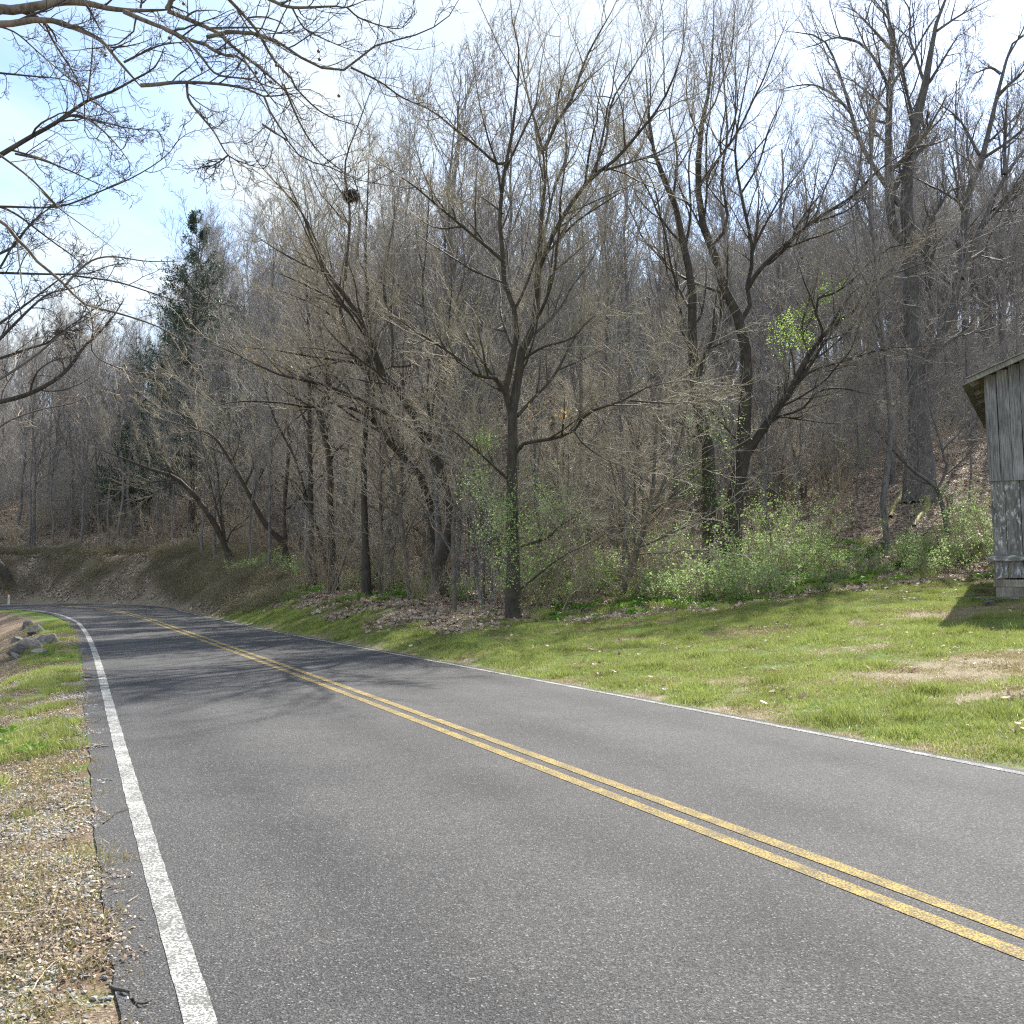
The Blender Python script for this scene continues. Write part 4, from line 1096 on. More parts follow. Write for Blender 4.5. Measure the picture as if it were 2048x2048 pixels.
def young_proto(rng, H, nst, lean):
    K = 12; P0 = []
    for q in range(nst):
        a = rng.random() * 6.28; d = norm(np.array([math.cos(a) * lean, math.sin(a) * lean, 1.0])); p = np.array([math.cos(a) * .12, math.sin(a) * .12, -.2]); L_ = []
        for k_ in range(K):
            L_.append(p.copy()); d = norm(d + rng.normal(0, .06, 3) + np.array([0, 0, .02])); p = p + d * H * (.75 + .3 * rng.random()) / K
        P0.append(L_)
    tp = np.array(P0); pr = np.ones((nst, 1)) * (.055 + .03 * rng.random((nst, 1))) * np.linspace(1, .15, K)[None]
    b = Build(); b.add(tp, pr, 6); trunk = b.mesh('trunk', YM)
    c = Build()
    C1, R1 = spawn(tp, pr, 15 // nst + 4, .18, 1.0, (35, 70), .40, .5, 10, .11, .035, rng, rmin=.012, lmax=4.2, lmin=.7, curl=.03)
    c.add(C1, R1, 4)
    C2, R2 = spawn(C1, R1, 7, .1, 1.0, (25, 65), .42, .55, 7, .13, .03, rng, rmin=.007, lmax=1.9, lmin=.35, curl=.05)
    c.add(C2, R2, 3)
    C3, R3 = spawn(C2, R2, 6, .08, 1.0, (25, 65), .5, .6, 4, .15, .03, rng, rmin=.0058, lmax=.9, lmin=.2, taper=.5, curl=.1)
    c.add(C3, R3, 3)
    return trunk, c.mesh('crown', YM)
yr = np.random.default_rng(77)
YP = [young_proto(yr, 7.5, 1, .12), young_proto(yr, 8.5, 2, .25), young_proto(yr, 6.0, 3, .35), young_proto(yr, 9.5, 1, .05)]
yc = yr.random((5000, 2)); yx = -26 + yc[:, 0] * 52; yy_ = 24 + yc[:, 1] * 34
yh, yd, ys2 = height(yx, yy_, True)
yp = []
for i in range(len(yx)):
    if len(yp) >= 92: break
    x, y = yx[i], yy_[i]
    to = np.clip(4.0 + 1.05 * x, 2.3, 16); e_ = yd[i] - WR(ys2[i]) - .3 - to
    if not (.3 < e_ < 13) or abs(x) / y > .55: continue
    if x > 5.0 and y < 48: continue
    if x < -6 and e_ < 3.0: continue
    if x > 3 and e_ < 1.5: continue
    if any((x - a) ** 2 + (y - b_) ** 2 < 2.4 for a, b_ in yp): continue
    yp.append((x, y)); v = int(yr.integers(0, 4)); sc = yr.uniform(.75, 1.15)
    o = empty('young_tree', (x, y, yh[i] - .05)); o.rotation_euler = (0, 0, yr.uniform(0, 6.28)); o.scale = (sc,) * 3
    tag(o, sized(sc, v, ('slender pale-twigged young tree', 'twin-stemmed pale-twigged young tree', 'low many-stemmed pale-twigged young tree', 'tall pale-twigged young tree'), ('(smaller),', '(middling),', '(larger),')) + ' ' + where(x, y), 'tree', 'pale-twigged young trees at the wood edge')
    add('trunk', YP[v][0], o); add('crown', YP[v][1], o)
placed = []
cand = fr.random((9000, 2))
cx_ = -50 + cand[:, 0] * 108; cy_ = 24 + cand[:, 1] ** 1.1 * 66
ch, cd, cs = height(cx_, cy_, True)
toe_c = np.clip(4.0 + 1.05 * cx_, 2.3, 16)
nf = 0
keep_open = [(big.location.x, big.location.y)]
for i in range(len(cx_)):
    if nf >= 285: break
    x, y = cx_[i], cy_[i]
    if cd[i] < WR(cs[i]) + toe_c[i] + 2.2 or abs(x) / y > .60: continue
    ms = 2.1 + y * .018
    if any((x - a) ** 2 + (y - b) ** 2 < ms * ms for a, b in placed): continue
    if x > 3 and y < 34: continue
    if x > 4.5 and y < 50 and fr.random() < .93: continue
    # leave the gap of sky over the far bend
    placed.append((x, y)); nf += 1
    far = y > 55
    left_ = x / y < -.33
    sc = fr.uniform(.8, 1.12) * (.68 if left_ else 1.0) * (1.0 if y > 34 else .85)
    var_ = int(fr.integers(0, 6))
    lab = ('far-off ' if far else 'lower-slope ') + ('straight narrow', 'tall thin', 'wide-crowned', 'very thin', 'short slight', 'stout tall')[var_] + ' leafless tree ' + where(x, y)
    grp = ('distant trees beyond the bend' if left_ else 'trees high on the wooded hillside' if far else 'trees low on the wooded hillside')
    place_tree((x, y, ch[i] - .1), var_, sc, fr.uniform(0, 6.28), lab, grp)

SL = [(783, 1187, 3, .62, 'thin pole-like tree right of the straight dark trunk'), (885, 1192, 4, .7, 'slim dark stem between the two mossy leaning trees'), (914, 1183, 1, .55, 'slim tall stem just right of the mossy leaning trees'),
      (760, 1176, 1, .5, 'very thin sapling behind the straight dark trunk'), (955, 1180, 3, .66, 'slim stem left of the tallest middle tree'), (985, 1188, 4, .5, 'thin crooked stem nearest the left side of the tallest middle tree'),
      (1085, 1190, 3, .45, 'thin sapling close to the right side of the tallest middle tree'), (605, 1168, 1, .6, 'slim stem left of the straight grey tree'), (535, 1150, 3, .6, 'thin stem left of the tree sweeping over the bank'),
      (500, 1140, 4, .6, 'short thin stem between the forked tree and the sweeping tree'), (430, 1128, 1, .55, 'thin stem left of the low forked tree'), (405, 1122, 3, .62, 'slender stem on top of the bank, left of the forked tree'),
      (345, 1108, 4, .7, 'slender tree on the bank below the cedar, the right-hand one'), (310, 1100, 1, .6, 'slender tree on the bank below the cedar, the left-hand one'), (262, 1095, 3, .7, 'slim tree on the bank left of the cedar'),
      (215, 1092, 4, .7, 'short slim tree on the bank, left part of the bend'), (160, 1090, 1, .6, 'slim tree above the far end of the road'), (105, 1092, 3, .7, 'slim tree on the bank near the left edge'), (60, 1095, 4, .65, 'leftmost slim tree on the bank'),
      (1245, 1178, 3, .5, 'thin upright sapling in the green shrubs right of the middle tree'), (1390, 1140, 1, .5, 'thin sapling left of the vine-covered trunk'), (1545, 1120, 3, .42, 'thin sapling on the slope right of the twin-stemmed tree'),
      (1600, 1060, 3, .42, 'thin dark sapling on the open leafy slope'), (1665, 1040, 1, .38, 'dark sapling left of the massive tree'), (1715, 1000, 3, .4, 'slim sapling close to the left of the massive tree'), (1940, 1010, 4, .45, 'crooked sapling between the massive tree and the barn')]
for (a_, b_, v_, sc_, lab_) in SL:
    q_ = hit(a_, b_)
    place_tree(tuple(q_ + np.array([0, 0, -.05])), v_, sc_, fr.uniform(0, 6.28), lab_, 'slim stems at the wood edge', 'slim_tree')
# the wood behind those: one mass
fw = fr.random((2600, 2)); fx = -85 + fw[:, 0] * 175; fy = 70 + fw[:, 1] * 70
fh, fdd, fs = height(fx, fy, True)
k = (fdd > 12) & (np.abs(fx) / fy < .62)
# distant trees reuse the crown meshes; their trunks are scattered at the same points
fx, fy, fh = fx[k][:620], fy[k][:620], fh[k][:620]
spin = np.stack([fr.normal(0, .03, len(fx)), fr.normal(0, .03, len(fx)), fr.random(len(fx)) * 6.28], 1)
fscl = np.where(fx / fy < -.33, .66, 1.0) * fr.uniform(.75, 1.1, len(fx))
pk = fr.integers(0, 5, len(fx)).astype(np.int32)
crowns_ = [bpy.data.objects.new('distant_crown_source', m_[1]) for m_ in FP[:5]]
trunks_ = [bpy.data.objects.new('distant_trunk_source', m_[0]) for m_ in FP[:5]]
for nm_, src in (('distant_wood_crowns', crowns_), ('distant_wood_trunks', trunks_)):
    o = scatter(nm_, np.stack([fx, fy, fh - .1], 1), spin, fscl, src)
    o.data.attributes['pick'].data.foreach_set('value', pk)
    tag(o, kind='stuff')

# ------------------------------------------------------------------ bare brush, saplings and shrubs
def brush_proto(rng, n, H, spread, mat, twig_r=.006):
    P0 = np.stack([rng.normal(0, .25, n), rng.normal(0, .25, n), np.full(n, -.1)], 1)
    D = norm(np.stack([rng.normal(0, spread, n), rng.normal(0, spread, n), np.ones(n)], 1))
    L = H * (.5 + .6 * rng.random(n)); K = 9
    out_ = [P0]; p = P0
    for k_ in range(K - 1):
        D = norm(D + .10 * rng.normal(size=(n, 3)) + np.array([0, 0, -.03 if spread > .5 else .03]))
        p = p + D * (L / (K - 1))[:, None]; out_.append(p)
    P_ = np.stack(out_, 1); Rr = (.006 + .010 * rng.random(n))[:, None] * np.linspace(1, .4, K)[None]
    b = Build(); b.add(P_, Rr, 4)
    C, R_ = spawn(P_, Rr, 8, .15, 1, (20, 60), .38, .6, 5, .14, .04, rng, rmin=twig_r, lmax=1.3, lmin=.2)
    b.add(C, R_, 3)
    C3, R3 = spawn(C, R_, 4, .1, 1, (20, 60), .5, .7, 3, .15, .04, rng, rmin=twig_r * .7, lmax=.6, lmin=.12, taper=.6)
    b.add(C3, R3, 3)
    return b.mesh('stems', mat), C3
br = np.random.default_rng(61)
BP = [brush_proto(br, 16, 2.2, .45, M_BRUSH), brush_proto(br, 14, 3.2, .30, M_BRUSH), brush_proto(br, 22, 1.6, .8, M_BRUSH), brush_proto(br, 10, 4.2, .22, M_BARK_FOREST)]
placed2 = []
cand = br.random((6000, 2))
bx_ = -30 + cand[:, 0] * 58; by_ = 19 + cand[:, 1] ** 1.2 * 50
bh, bd, bs = height(bx_, by_, True)
nb = 0
for i in range(len(bx_)):
    if nb >= 230: break
    x, y = bx_[i], by_[i]
    to = np.clip(4.0 + 1.05 * x, 2.3, 16)
    if bd[i] < WR(bs[i]) + to + .5 or abs(x) / y > .56: continue
    if x > 5.5 and y < 46 and br.random() < .88: continue
    if any((x - a) ** 2 + (y - b) ** 2 < .9 for a, b in placed2): continue
    placed2.append((x, y)); nb += 1
    v = int(br.integers(0, 4))
    if x / y < -.24: v = [0, 2, 1, 2][v]
    o = add('bare_shrub', BP[v][0])
    o.location = (x, y, bh[i]); o.rotation_euler = (0, 0, br.uniform(0, 6.28)); sc = br.uniform(.7, 1.2); o.scale = (sc, sc, sc)
    left_ = x / y < -.24
    tag(o, ('low sprawling', 'upright', 'wide arching', 'tall thin-stemmed')[v] + (' tan brush clump ' if left_ else ' leafless shrub ') + where(x, y), 'shrub',
        'brush on the road bank' if left_ else 'bare shrubs under the trees')
# uncountable fine undergrowth over the whole slope
M_UNDER = bark_mat('undergrowth_stems', (0.10, 0.09, 0.08), (0.26, 0.235, 0.20), (0.34, 0.315, 0.28), 0.0)
def under_proto(rng, n, H, sp):
    m_u, _c = brush_proto(rng, n, H, sp, M_UNDER, .0065)
    return bpy.data.objects.new('undergrowth_clump', m_u)
UPR = [under_proto(br, 9, 3.0, .30), under_proto(br, 7, 4.5, .22), under_proto(br, 12, 2.0, .5)]
X, Y, H, D, Sx = sample(5200, -62, 60, 30, 118, br, 1.0)
toe_u = np.clip(4.0 + 1.05 * X, 2.3, 16)
k = (D > WR(Sx) + toe_u + 5.5) & infr(X, Y, .6) & (br.random(len(X)) < np.clip((Y - 30) / 28, .12, 1)) & ~((X > 4) & (Y < 50))
o = scatter('undergrowth', np.stack([X, Y, H], 1)[k], np.stack([0 * X, 0 * X, br.random(len(X)) * 6.28], 1)[k], br.uniform(.7, 1.5, k.sum()), UPR)
tag(o, kind='stuff')

# dry trailing grass on the cut bank by the bend
def drape(rng, n=260):
    x = rng.normal(0, .5, n); L = .3 + .5 * rng.random(n)
    p = np.stack([x, rng.normal(0, .3, n), .1 + .3 * rng.random(n)], 1)
    D = norm(np.stack([rng.normal(0, .35, n), rng.normal(0, .35, n) - .3, .5 + 0 * x], 1)); out_ = [p]
    for k_ in range(4):
        D = norm(D + np.array([0, 0, -.35]) + .1 * rng.normal(size=(n, 3))); p = p + D * (L / 4)[:, None]; out_.append(p)
    b = Build(); b.add(np.stack(out_, 1), .0035 * np.linspace(1, .3, 5)[None] * np.ones((n, 1)), 3)
    return b
M_DRAPE = bark_mat('dead_vines', (0.10, 0.08, 0.05), (0.22, 0.18, 0.11), (0.22, 0.19, 0.11), 0.0)
P_DRAPE = [bpy.data.objects.new('dead_vine_patch', drape(br).mesh('dead_vine_patch', M_DRAPE)) for _ in range(3)]
X, Y, H, D, Sx = sample(9000, -45, -8, 30, 60, br)
k = (D > WR(Sx) + .7) & (D < WR(Sx) + 4.2 + vnoise(X, Y, 60)) & (Sx > 36) & infr(X, Y, .58) & (br.random(len(X)) < .35 + .4 * vnoise(X * .8, Y * .8, 61))
put('dead_vines_on_bank', X[k], Y[k], H[k], P_DRAPE, .5, 1.0, br)

# ------------------------------------------------------------------ leafy bushes
def bush_proto(rng, rad, hgt, nl, ls, mat, nst=14):
    st, C3 = brush_proto(rng, nst, hgt * 1.05, rad / hgt * .55, M_BRUSH, .003)
    tips = C3[:, -1]
    pts = tips[rng.integers(0, len(tips), nl)] + rng.normal(0, .045, (nl, 3))
    pts = pts[pts[:, 2] > .02]
    V, Qq, ti = cards(pts, ls * (.5 + .9 * rng.random(len(pts))), rng, upbias=.8, squash=1.3)
    return st, np_mesh('leaves', V, [Qq], mat, {'tint': ti}, False)
UP = [bush_proto(br, 1.1, 1.2, 1500, .05, M_BUSH), bush_proto(br, 1.0, .85, 1300, .05, M_BUSH), bush_proto(br, .8, .6, 1000, .045, M_BUSH), bush_proto(br, 1.2, 1.6, 1500, .05, M_BUSH),
      bush_proto(br, .6, 1.2, 1300, .055, M_BUSH_LIME)]
ORD = ('leftmost', 'second', 'third', 'fourth', 'fifth', 'sixth', 'seventh', 'eighth', 'ninth', 'tenth')
def cluster(items, label, group):
    for i, (a, b, v, s_) in enumerate(sorted(items)):
        bush(a, b, v, s_, label + ', ' + ORD[i] + ('' if i == 0 else ' from the left'), group)
def bush(px, py, v, sc, label, group=None, off=(0, 0, 0), name='leafy_bush'):
    p = hit(px, py) + np.array(off)
    o = empty(name, tuple(p)); o.rotation_euler = (0, 0, random.uniform(0, 6.28)); o.scale = (sc, sc, sc)
    tag(o, label, 'bush', group)
    add('stems', UP[v][0], o); add('leaves', UP[v][1], o)
    return o
G1 = 'green bushes along the foot of the trees'
bush(1052, 1215, 3, 1.5, 'pale green climbing shrub wrapped round the trunk of the tallest middle tree', off=(0, -.1, 0))
bush(1085, 1205, 1, 1.15, 'low leafy shrub right beside the tallest middle tree', off=(0, 0, 0))
cluster(((1440, 1195, 0, 1.5), (1500, 1200, 1, 1.5), (1385, 1205, 0, 1.3), (1330, 1205, 1, 1.2), (1270, 1195, 2, 1.3), (1555, 1185, 1, 1.1), (1475, 1160, 0, 1.6)), 'dense green thicket bush below the vine-covered trunks', 'dark green bushes below the vine-covered trunks')
cluster(((1180, 1185, 1, 1.2), (1120, 1160, 0, 1.2), (1230, 1160, 1, 1.3), (1320, 1160, 3, 1.1), (1160, 1130, 0, 1.1), (1260, 1120, 1, 1.3), (1340, 1110, 0, 1.2)), 'light green shrub right of the tallest middle tree', 'light green shrubs right of the tallest middle tree')
cluster(((1560, 1120, 0, 1.5), (1620, 1110, 3, 1.1), (1600, 1145, 1, 1.3), (1660, 1140, 0, 1.2), (1545, 1085, 3, 1.3), (1650, 1165, 2, 1.2), (1500, 1130, 0, 1.3)), 'fresh green shrub on the slope left of the massive tree', 'fresh green shrubs on the right-hand slope')
cluster(((1800, 1130, 0, 1.1), (1850, 1125, 1, 1.2), (1900, 1120, 0, 1.2), (1950, 1110, 3, 1.1), (1880, 1150, 2, 1.3), (1975, 1130, 0, 1.2), (1820, 1150, 1, .9), (1975, 1080, 3, 1.1), (1760, 1150, 2, 1.0)), 'green bush below the massive grey tree near the barn', 'green bushes below the massive grey tree')
cluster(((488, 1150, 1, .9), (585, 1165, 0, 1.0), (560, 1150, 1, 1.1), (700, 1175, 2, 1.2), (780, 1180, 1, 1.1), (610, 1140, 2, 1.2), (830, 1190, 2, 1.0), (520, 1140, 2, 1.1), (760, 1160, 1, 1.2), (930, 1200, 1, .9)), 'small green shrub on the grassy bank', 'small green shrubs on the grassy bank')
for (a, b, v, s_) in ((1700, 940, 4, 1.3),):
    bush(a, b, v, s_, 'bright lime-green sapling leafing out on the brown hillside')
# leafy patches in the branches (vine leaves on tree stems)
def leaf_cloud(root, centers, n, rad, ls, mat, rng, name='leaves', label=None):
    P_ = []
    for (a, b, y, rr) in centers:
        c = at(a, b, y)
        sub = c + rng.normal(0, rad * rr * .75, (max(3, n // 16), 3))
        P_.append(sub[rng.integers(0, len(sub), n)] + rng.normal(0, .11, (n, 3)))
    P_ = np.concatenate(P_)
    V, Qq, ti = cards(P_ - np.array(root.location), ls * (.5 + .9 * rng.random(len(P_))), rng, upbias=.6, squash=1.2)
    o = add(name, np_mesh(name, V, [Qq], mat, {'tint': ti}, False), root)
    if label: o['label'] = label
    return o
y1 = rt1.location.y; y3 = rt3.location.y; y0 = mid.location.y
leaf_cloud(rt1, [(1430, 870, y1 - .3, 1.1), (1410, 930, y1 - .3, .9), (1390, 980, y1 - .3, 1.0), (1440, 1010, y1 - .3, .7), (1410, 850, y1, .8)], 420, .55, .055, M_BUSH, T, label='green vine leaves climbing the trunk')
leaf_cloud(rt3, [(1565, 665, y3 - .8, 1.0), (1600, 650, y3 - .8, 1.0), (1640, 620, y3 - .8, .9), (1660, 580, y3 - .6, .6), (1590, 680, y3 - .8, .7)], 300, .5, .06, M_BUSH_LIME, T, label='cluster of lime-green vine leaves among the limbs')
leaf_cloud(mid, [(1040, 1010, y0 - .6, 1.1), (1080, 1040, y0 - .5, 1.2), (1010, 1060, y0 - .5, 1.0), (1110, 1000, y0 - .3, .8), (980, 1040, y0 - .4, .8), (970, 880, y0 - .4, .4), (950, 960, y0 - .4, .5), (1060, 1090, y0 - .6, 1.2), (1015, 1120, y0 - .6, 1.0)], 520, .55, .045, M_BUSH, T, label='green honeysuckle leaves climbing the trunk')
leaf_cloud(mid, [(1110, 820, y0 - 1.0, .8), (1120, 830, y0 - 1.0, .6), (975, 880, y0 - .5, .7)], 26, .5, .09, M_ORANGE, T, label='few withered orange leaves hanging on')
leaf_cloud(left3, [(500 + i * 22, 722 + (i % 3) * 6, left3.location.y - 1.6, .35) for i in range(8)], 9, .5, .09, M_ORANGE, T, label='withered orange leaves along the horizontal limb')
leaf_cloud(left2, [(870, 760, left2.location.y - .5, .9), (835, 800, left2.location.y - .5, .8)], 24, .5, .08, M_ORANGE, T, label='withered yellow leaves hanging on')

# ------------------------------------------------------------------ evergreens
def cedar(name, label, px_base_x, Yd, top_py, halfw, rng, nb=150):
    cx0 = at(px_base_x, 1000, Yd)[0]
    gz = float(height(np.array([cx0]), np.array([Yd]))[0])
    top = at(px_base_x, top_py, Yd)[2]
    Ht = top - gz
    root = empty(name, (cx0, Yd, gz)); tag(root, label, 'tree')
    z = np.linspace(-.3, Ht, 14)
    tp = np.stack([.12 * np.sin(z * .5), .1 * np.cos(z * .4), z], 1)
    b = Build(); b.add(tp[None], (.2 * np.linspace(1, .05, 14))[None], 8)
    add('trunk', b.mesh('trunk', M_BARK_DARK), root)
    t = np.sort(rng.random(nb)) ** .8 * .88 + .10
    zz = t * Ht
    rad = halfw * np.clip(1 - t, 0, 1) ** .85 * (.6 + .6 * rng.random(nb)) + .06
    az_ = rng.random(nb) * 6.28
    D = norm(np.stack([np.cos(az_), np.sin(az_), .12 + .5 * t], 1))
    K = 8; p = np.stack([np.interp(zz, z, tp[:, 0]), np.interp(zz, z, tp[:, 1]), zz], 1); out_ = [p]
    for k_ in range(K - 1):
        D = norm(D + .08 * rng.normal(size=(nb, 3)) + np.array([0, 0, .07])); p = p + D * (rad / (K - 1))[:, None]; out_.append(p)
    BP_ = np.stack(out_, 1); BR = (.028 * (1 - t) + .008)[:, None] * np.linspace(1, .3, K)[None]
    bb = Build(); bb.add(BP_, BR, 4)
    C2, R2 = spawn(BP_, BR, 9, .2, 1, (25, 55), .38, .5, 5, .12, .10, rng, rmin=.006, lmax=1.1, lmin=.08)
    bb.add(C2, R2, 3)
    add('branches', bb.mesh('branches', M_BARK_DARK), root)
    f = C2.reshape(-1, 3)
    nf_ = 200 * nb; _w = np.repeat(np.linalg.norm(C2[:, -1] - C2[:, 0], axis=1) + .05, 5); f = f[rng.choice(len(f), nf_, p=_w / _w.sum())] + rng.normal(0, .06, (nf_, 3))
    V, Qq, ti = cards(f, .13 * (.5 + rng.random(len(f))), rng, upbias=.2, squash=.75)
    add('foliage', np_mesh('foliage', V, [Qq], M_CEDAR, {'tint': ti}, False), root)
    return root
cr_ = np.random.default_rng(71)
cedar('cedar_tree', 'dark green pointed cedar rising above the wood near the bend', 380, 56, 412, 5.8, cr_, 150)
cedar('cedar_tree', 'lower dark evergreen standing left of the pointed cedar', 292, 61, 800, 4.2, cr_, 60)
cedar('cedar_tree', 'small dark evergreen half hidden in brush beyond the bend', 250, 64, 850, 3.2, cr_, 40)

# ------------------------------------------------------------------ nests
def nest(px, py, Y, r, label):
    rng = np.random.default_rng(int(px))
    n = 260
    c = norm(rng.normal(size=(n, 3))) * r * (.4 + .6 * rng.random((n, 1))) * np.array([1, 1, .7])
    d = norm(np.cross(c, rng.normal(size=(n, 3)))) * r * (.3 + .5 * rng.random((n, 1)))
    b = Build(); b.add(np.stack([c - d, c * 1.04, c + d], 1), np.full((n, 3), .006), 3)
    o = empty('nest', tuple(at(px, py, Y))); tag(o, label, 'nest')
    add('twigs', b.mesh('twigs', M_BARK_DARK), o)
    V, Qq, ti = cards(norm(rng.normal(size=(260, 3))) * r * .8 * rng.random((260, 1)) ** .3 * np.array([1, 1, .7]), .11, rng)
    add('dry_leaves', np_mesh('dry_leaves', V, [Qq], M_LITTER, {'tint': ti * .35}, False), o)
nest(702, 392, left2.location.y - .9, .24, 'dark round leaf nest lodged high in the leaning mossy tree')

# ------------------------------------------------------------------ barn
def box(name, size, loc, mat, parent, rot=(0, 0, 0), rng=random, jit=.004, shear=0.0):
    """a board: box with slightly uneven corners"""
    sx, sy, sz = size
    V = []
    for k_ in range(5):
        z = k_ / 4 - .5
        bow = rng.uniform(-1, 1) * jit
        for (a, b) in ((-.5, -.5), (.5, -.5), (.5, .5), (-.5, .5)):
            V.append((a * sx + bow + rng.uniform(-1, 1) * jit * .5, b * sy + rng.uniform(-1, 1) * jit * .3, z * sz))
    q = []
    for k_ in range(4):
        for j in range(4):
            a = k_ * 4 + j; b = k_ * 4 + (j + 1) % 4
            q.append((a, b, b + 4, a + 4))
    q += [(3, 2, 1, 0), (16, 17, 18, 19)]
    me_ = np_mesh(name, V, [np.array(q)], mat, None, False)
    o = add(name, me_, parent)
    o.location = loc; o.rotation_euler = rot
    return o
bpos = hit(1990, 1199)
Yb = bpos[1]
barn = empty('barn', tuple(bpos)); tag(barn, 'weathered grey wooden barn with peeling boards at the right edge', 'barn')
WA = R(-28)
barn.rotation_euler = (0, 0, WA)
kpp = Yb / F_PX
zf = 43 * kpp; zm = zf + 195 * kpp; zt = zm + 206 * kpp       # foundation top, seam, eave height at the corner
LEAN = -.020
W = 5.6; DEP = 7.0
slope = .40
rb_ = random.Random(4)
def lx(z): return LEAN * (z - zf)
# foundation beams (front)
box('beam', (W, .22, .26), (W / 2 + .03, .11, .13), M_WOOD_TAN, barn, jit=.01)
box('beam', (W + .03, .20, .15), (W / 2, .105, .345), M_WOOD_TAN, barn, jit=.008)
x = 0
k_ = 0
while x < W:
    w_ = rb_.uniform(.27, .31)
    hh = zm - zf + .12
    zc = zf + hh / 2 + rb_.uniform(-.01, .01)
    o = box('board', (w_ - .012, .026, hh), (x + w_ / 2 + lx(zc), .05 + rb_.uniform(-.004, .004), zc), M_WOOD_PEEL if k_ < 2 else M_WOOD, barn, (rb_.uniform(-.004, .004), math.atan(LEAN), 0), rb_)
    if k_ == 0: o['label'] = 'lower corner board with white paint peeling off'
    x += w_; k_ += 1
x = -.02
while x < W:
    w_ = rb_.uniform(.215, .245)
    rid = min(x, W - x) if x < W / 2 else W - x
    top = zt + .08 + slope * max(0, min(x, W - x))
    z0_ = zm - rb_.uniform(0, .02)
    hh = top - z0_
    zc = z0_ + hh / 2
    box('board', (w_ - .012, .026, hh), (x + w_ / 2 + lx(zc), .016 + rb_.uniform(-.005, .005), zc), M_WOOD, barn, (rb_.uniform(-.003, .003), math.atan(LEAN), 0), rb_)
    x += w_
# nailed cross board, sticks out past the corner
o = box('cross_board', (.135, .03, .78), (.27, -.03, zf + .42), M_WOOD_PEEL, barn, (0, R(90), 0), rb_)
# left side wall boards
y_ = .07
while y_ < DEP:
    w_ = rb_.uniform(.22, .3)
    hh = zt - zf
    zc = zf + hh / 2
    box('board', (.026, w_ - .012, hh), (.02 + lx(zc), y_ + w_ / 2, zc), M_WOOD, barn, (0, math.atan(LEAN), 0), rb_)
    y_ += w_
box('beam', (.2, DEP - .3, .3), (.14, DEP / 2 + .1, .17), M_WOOD_TAN, barn)
# far and right walls, one closed sheet of boards each
for nm, sz, lc in (('wall', (W - .3, .03, zt - zf), (W / 2, DEP, (zt + zf) / 2)), ('wall', (.03, DEP - .2, zt - zf), (W - .1, DEP / 2, (zt + zf) / 2))):
    box(nm, sz, lc, M_WOOD, barn)
# roof: two pitches of overlapping sheets on rafters
ang = math.atan(slope)
ov = .36; fo = .30
L_ = (W / 2 + ov) / math.cos(ang)
for sgn in (1, -1):
    yy = -fo; 
    while yy < DEP + fo:
        w_ = .62
        cxm = (W / 2 - ov) / 2 if sgn == 1 else W - (W / 2 - ov) / 2
        zc = zt + .14 + slope * (W / 2 - ov) / 2
        o = box('roof_sheet', (L_, w_ + .05, .022), (cxm + lx(zt), yy + w_ / 2, zc + rb_.uniform(0, .010)), M_ROOF, barn, (rb_.uniform(-.006, .006) + .012, -ang * sgn, 0), rb_, .01)
        yy += w_
    ky = 0
    for yy in (-fo + .06, .35, 1.6, 2.9, 4.2, 5.5, DEP + fo - .1):
        cxm = (W / 2 - ov) / 2 if sgn == 1 else W - (W / 2 - ov) / 2
        zc = zt + .07 + slope * (W / 2 - ov) / 2
        o = box('rafter', (L_ - .06, .05, .10), (cxm + lx(zt), yy, zc), M_ROOF if yy < 0 else M_WOOD_TAN, barn, (0, -ang * sgn, 0), rb_, .006)
# soffit plank under the eave
box('eave_board', (.14, DEP + .6, .02), (-.36 + lx(zt), DEP / 2, zt - .12), M_WOOD, barn, (0, -ang, 0), rb_)
# flat stones and scrap boards by the barn corner
def rock(name, px, py, s, label, mat=M_ROCK, group=None, flat=.6, sink=.25, seed=0, parts=None, rz=0):
    rng = np.random.default_rng(seed)
    import bmesh
    bm = bmesh.new(); bmesh.ops.create_icosphere(bm, subdivisions=3, radius=1.0)
    off = Vector(rng.normal(size=3) * 9)
    pl = [(Vector(rng.normal(size=3)).normalized(), rng.uniform(.42, .72)) for _ in range(13)]
    for v in bm.verts:
        for nn, dd in pl:
            k__ = v.co.dot(nn)
            if k__ > dd: v.co -= nn * (k__ - dd) * .99
        v.co *= 1 + .04 * mnoise.noise(v.co * 2.6 + off) + .02 * mnoise.noise(v.co * 7 + off)
        v.co = Vector((v.co.x * s[0], v.co.y * s[1], v.co.z * s[2]))
    me_ = bpy.data.meshes.new(name); bm.to_mesh(me_); bm.free(); me_.materials.append(mat)
    o = add(name, me_)
    p = hit(px, py)
    o.location = (p[0], p[1], p[2] + s[2] * .12)
    o.rotation_euler = (rng.normal(0, .12), rng.normal(0, .12), rz)
    tag(o, label, 'rock', group)
    return o
rock('stone', 1976, 1212, (.20, .16, .11), 'flat grey stone on the grass at the corner of the barn', seed=1)
for i, (a, b, ln, rz_, lab) in enumerate(((1962, 1195, .75, 10, 'thin scrap board lying nearest the barn corner'), (1945, 1203, .9, 24, 'longer scrap board lying on bare dirt left of the flat stone'),
                                           (1995, 1206, .8, -14, 'pale scrap board tilted behind the flat stone'), (1972, 1188, .5, -20, 'short scrap board at the back of the scrap pile by the barn'))):
    p = hit(a, b)
    o = box('scrap_board', (.11, .022, ln), (p[0], p[1], p[2] + .05 + .025 * i), M_WOOD_TAN if i % 2 else M_WOOD, None, (R(90), R(6 - 4 * i), R(90 + rz_)), rb_)
    o.rotation_euler = (R(90), R(3), R(90 + rz_))
    tag(o, lab, 'board', 'scrap boards by the barn')

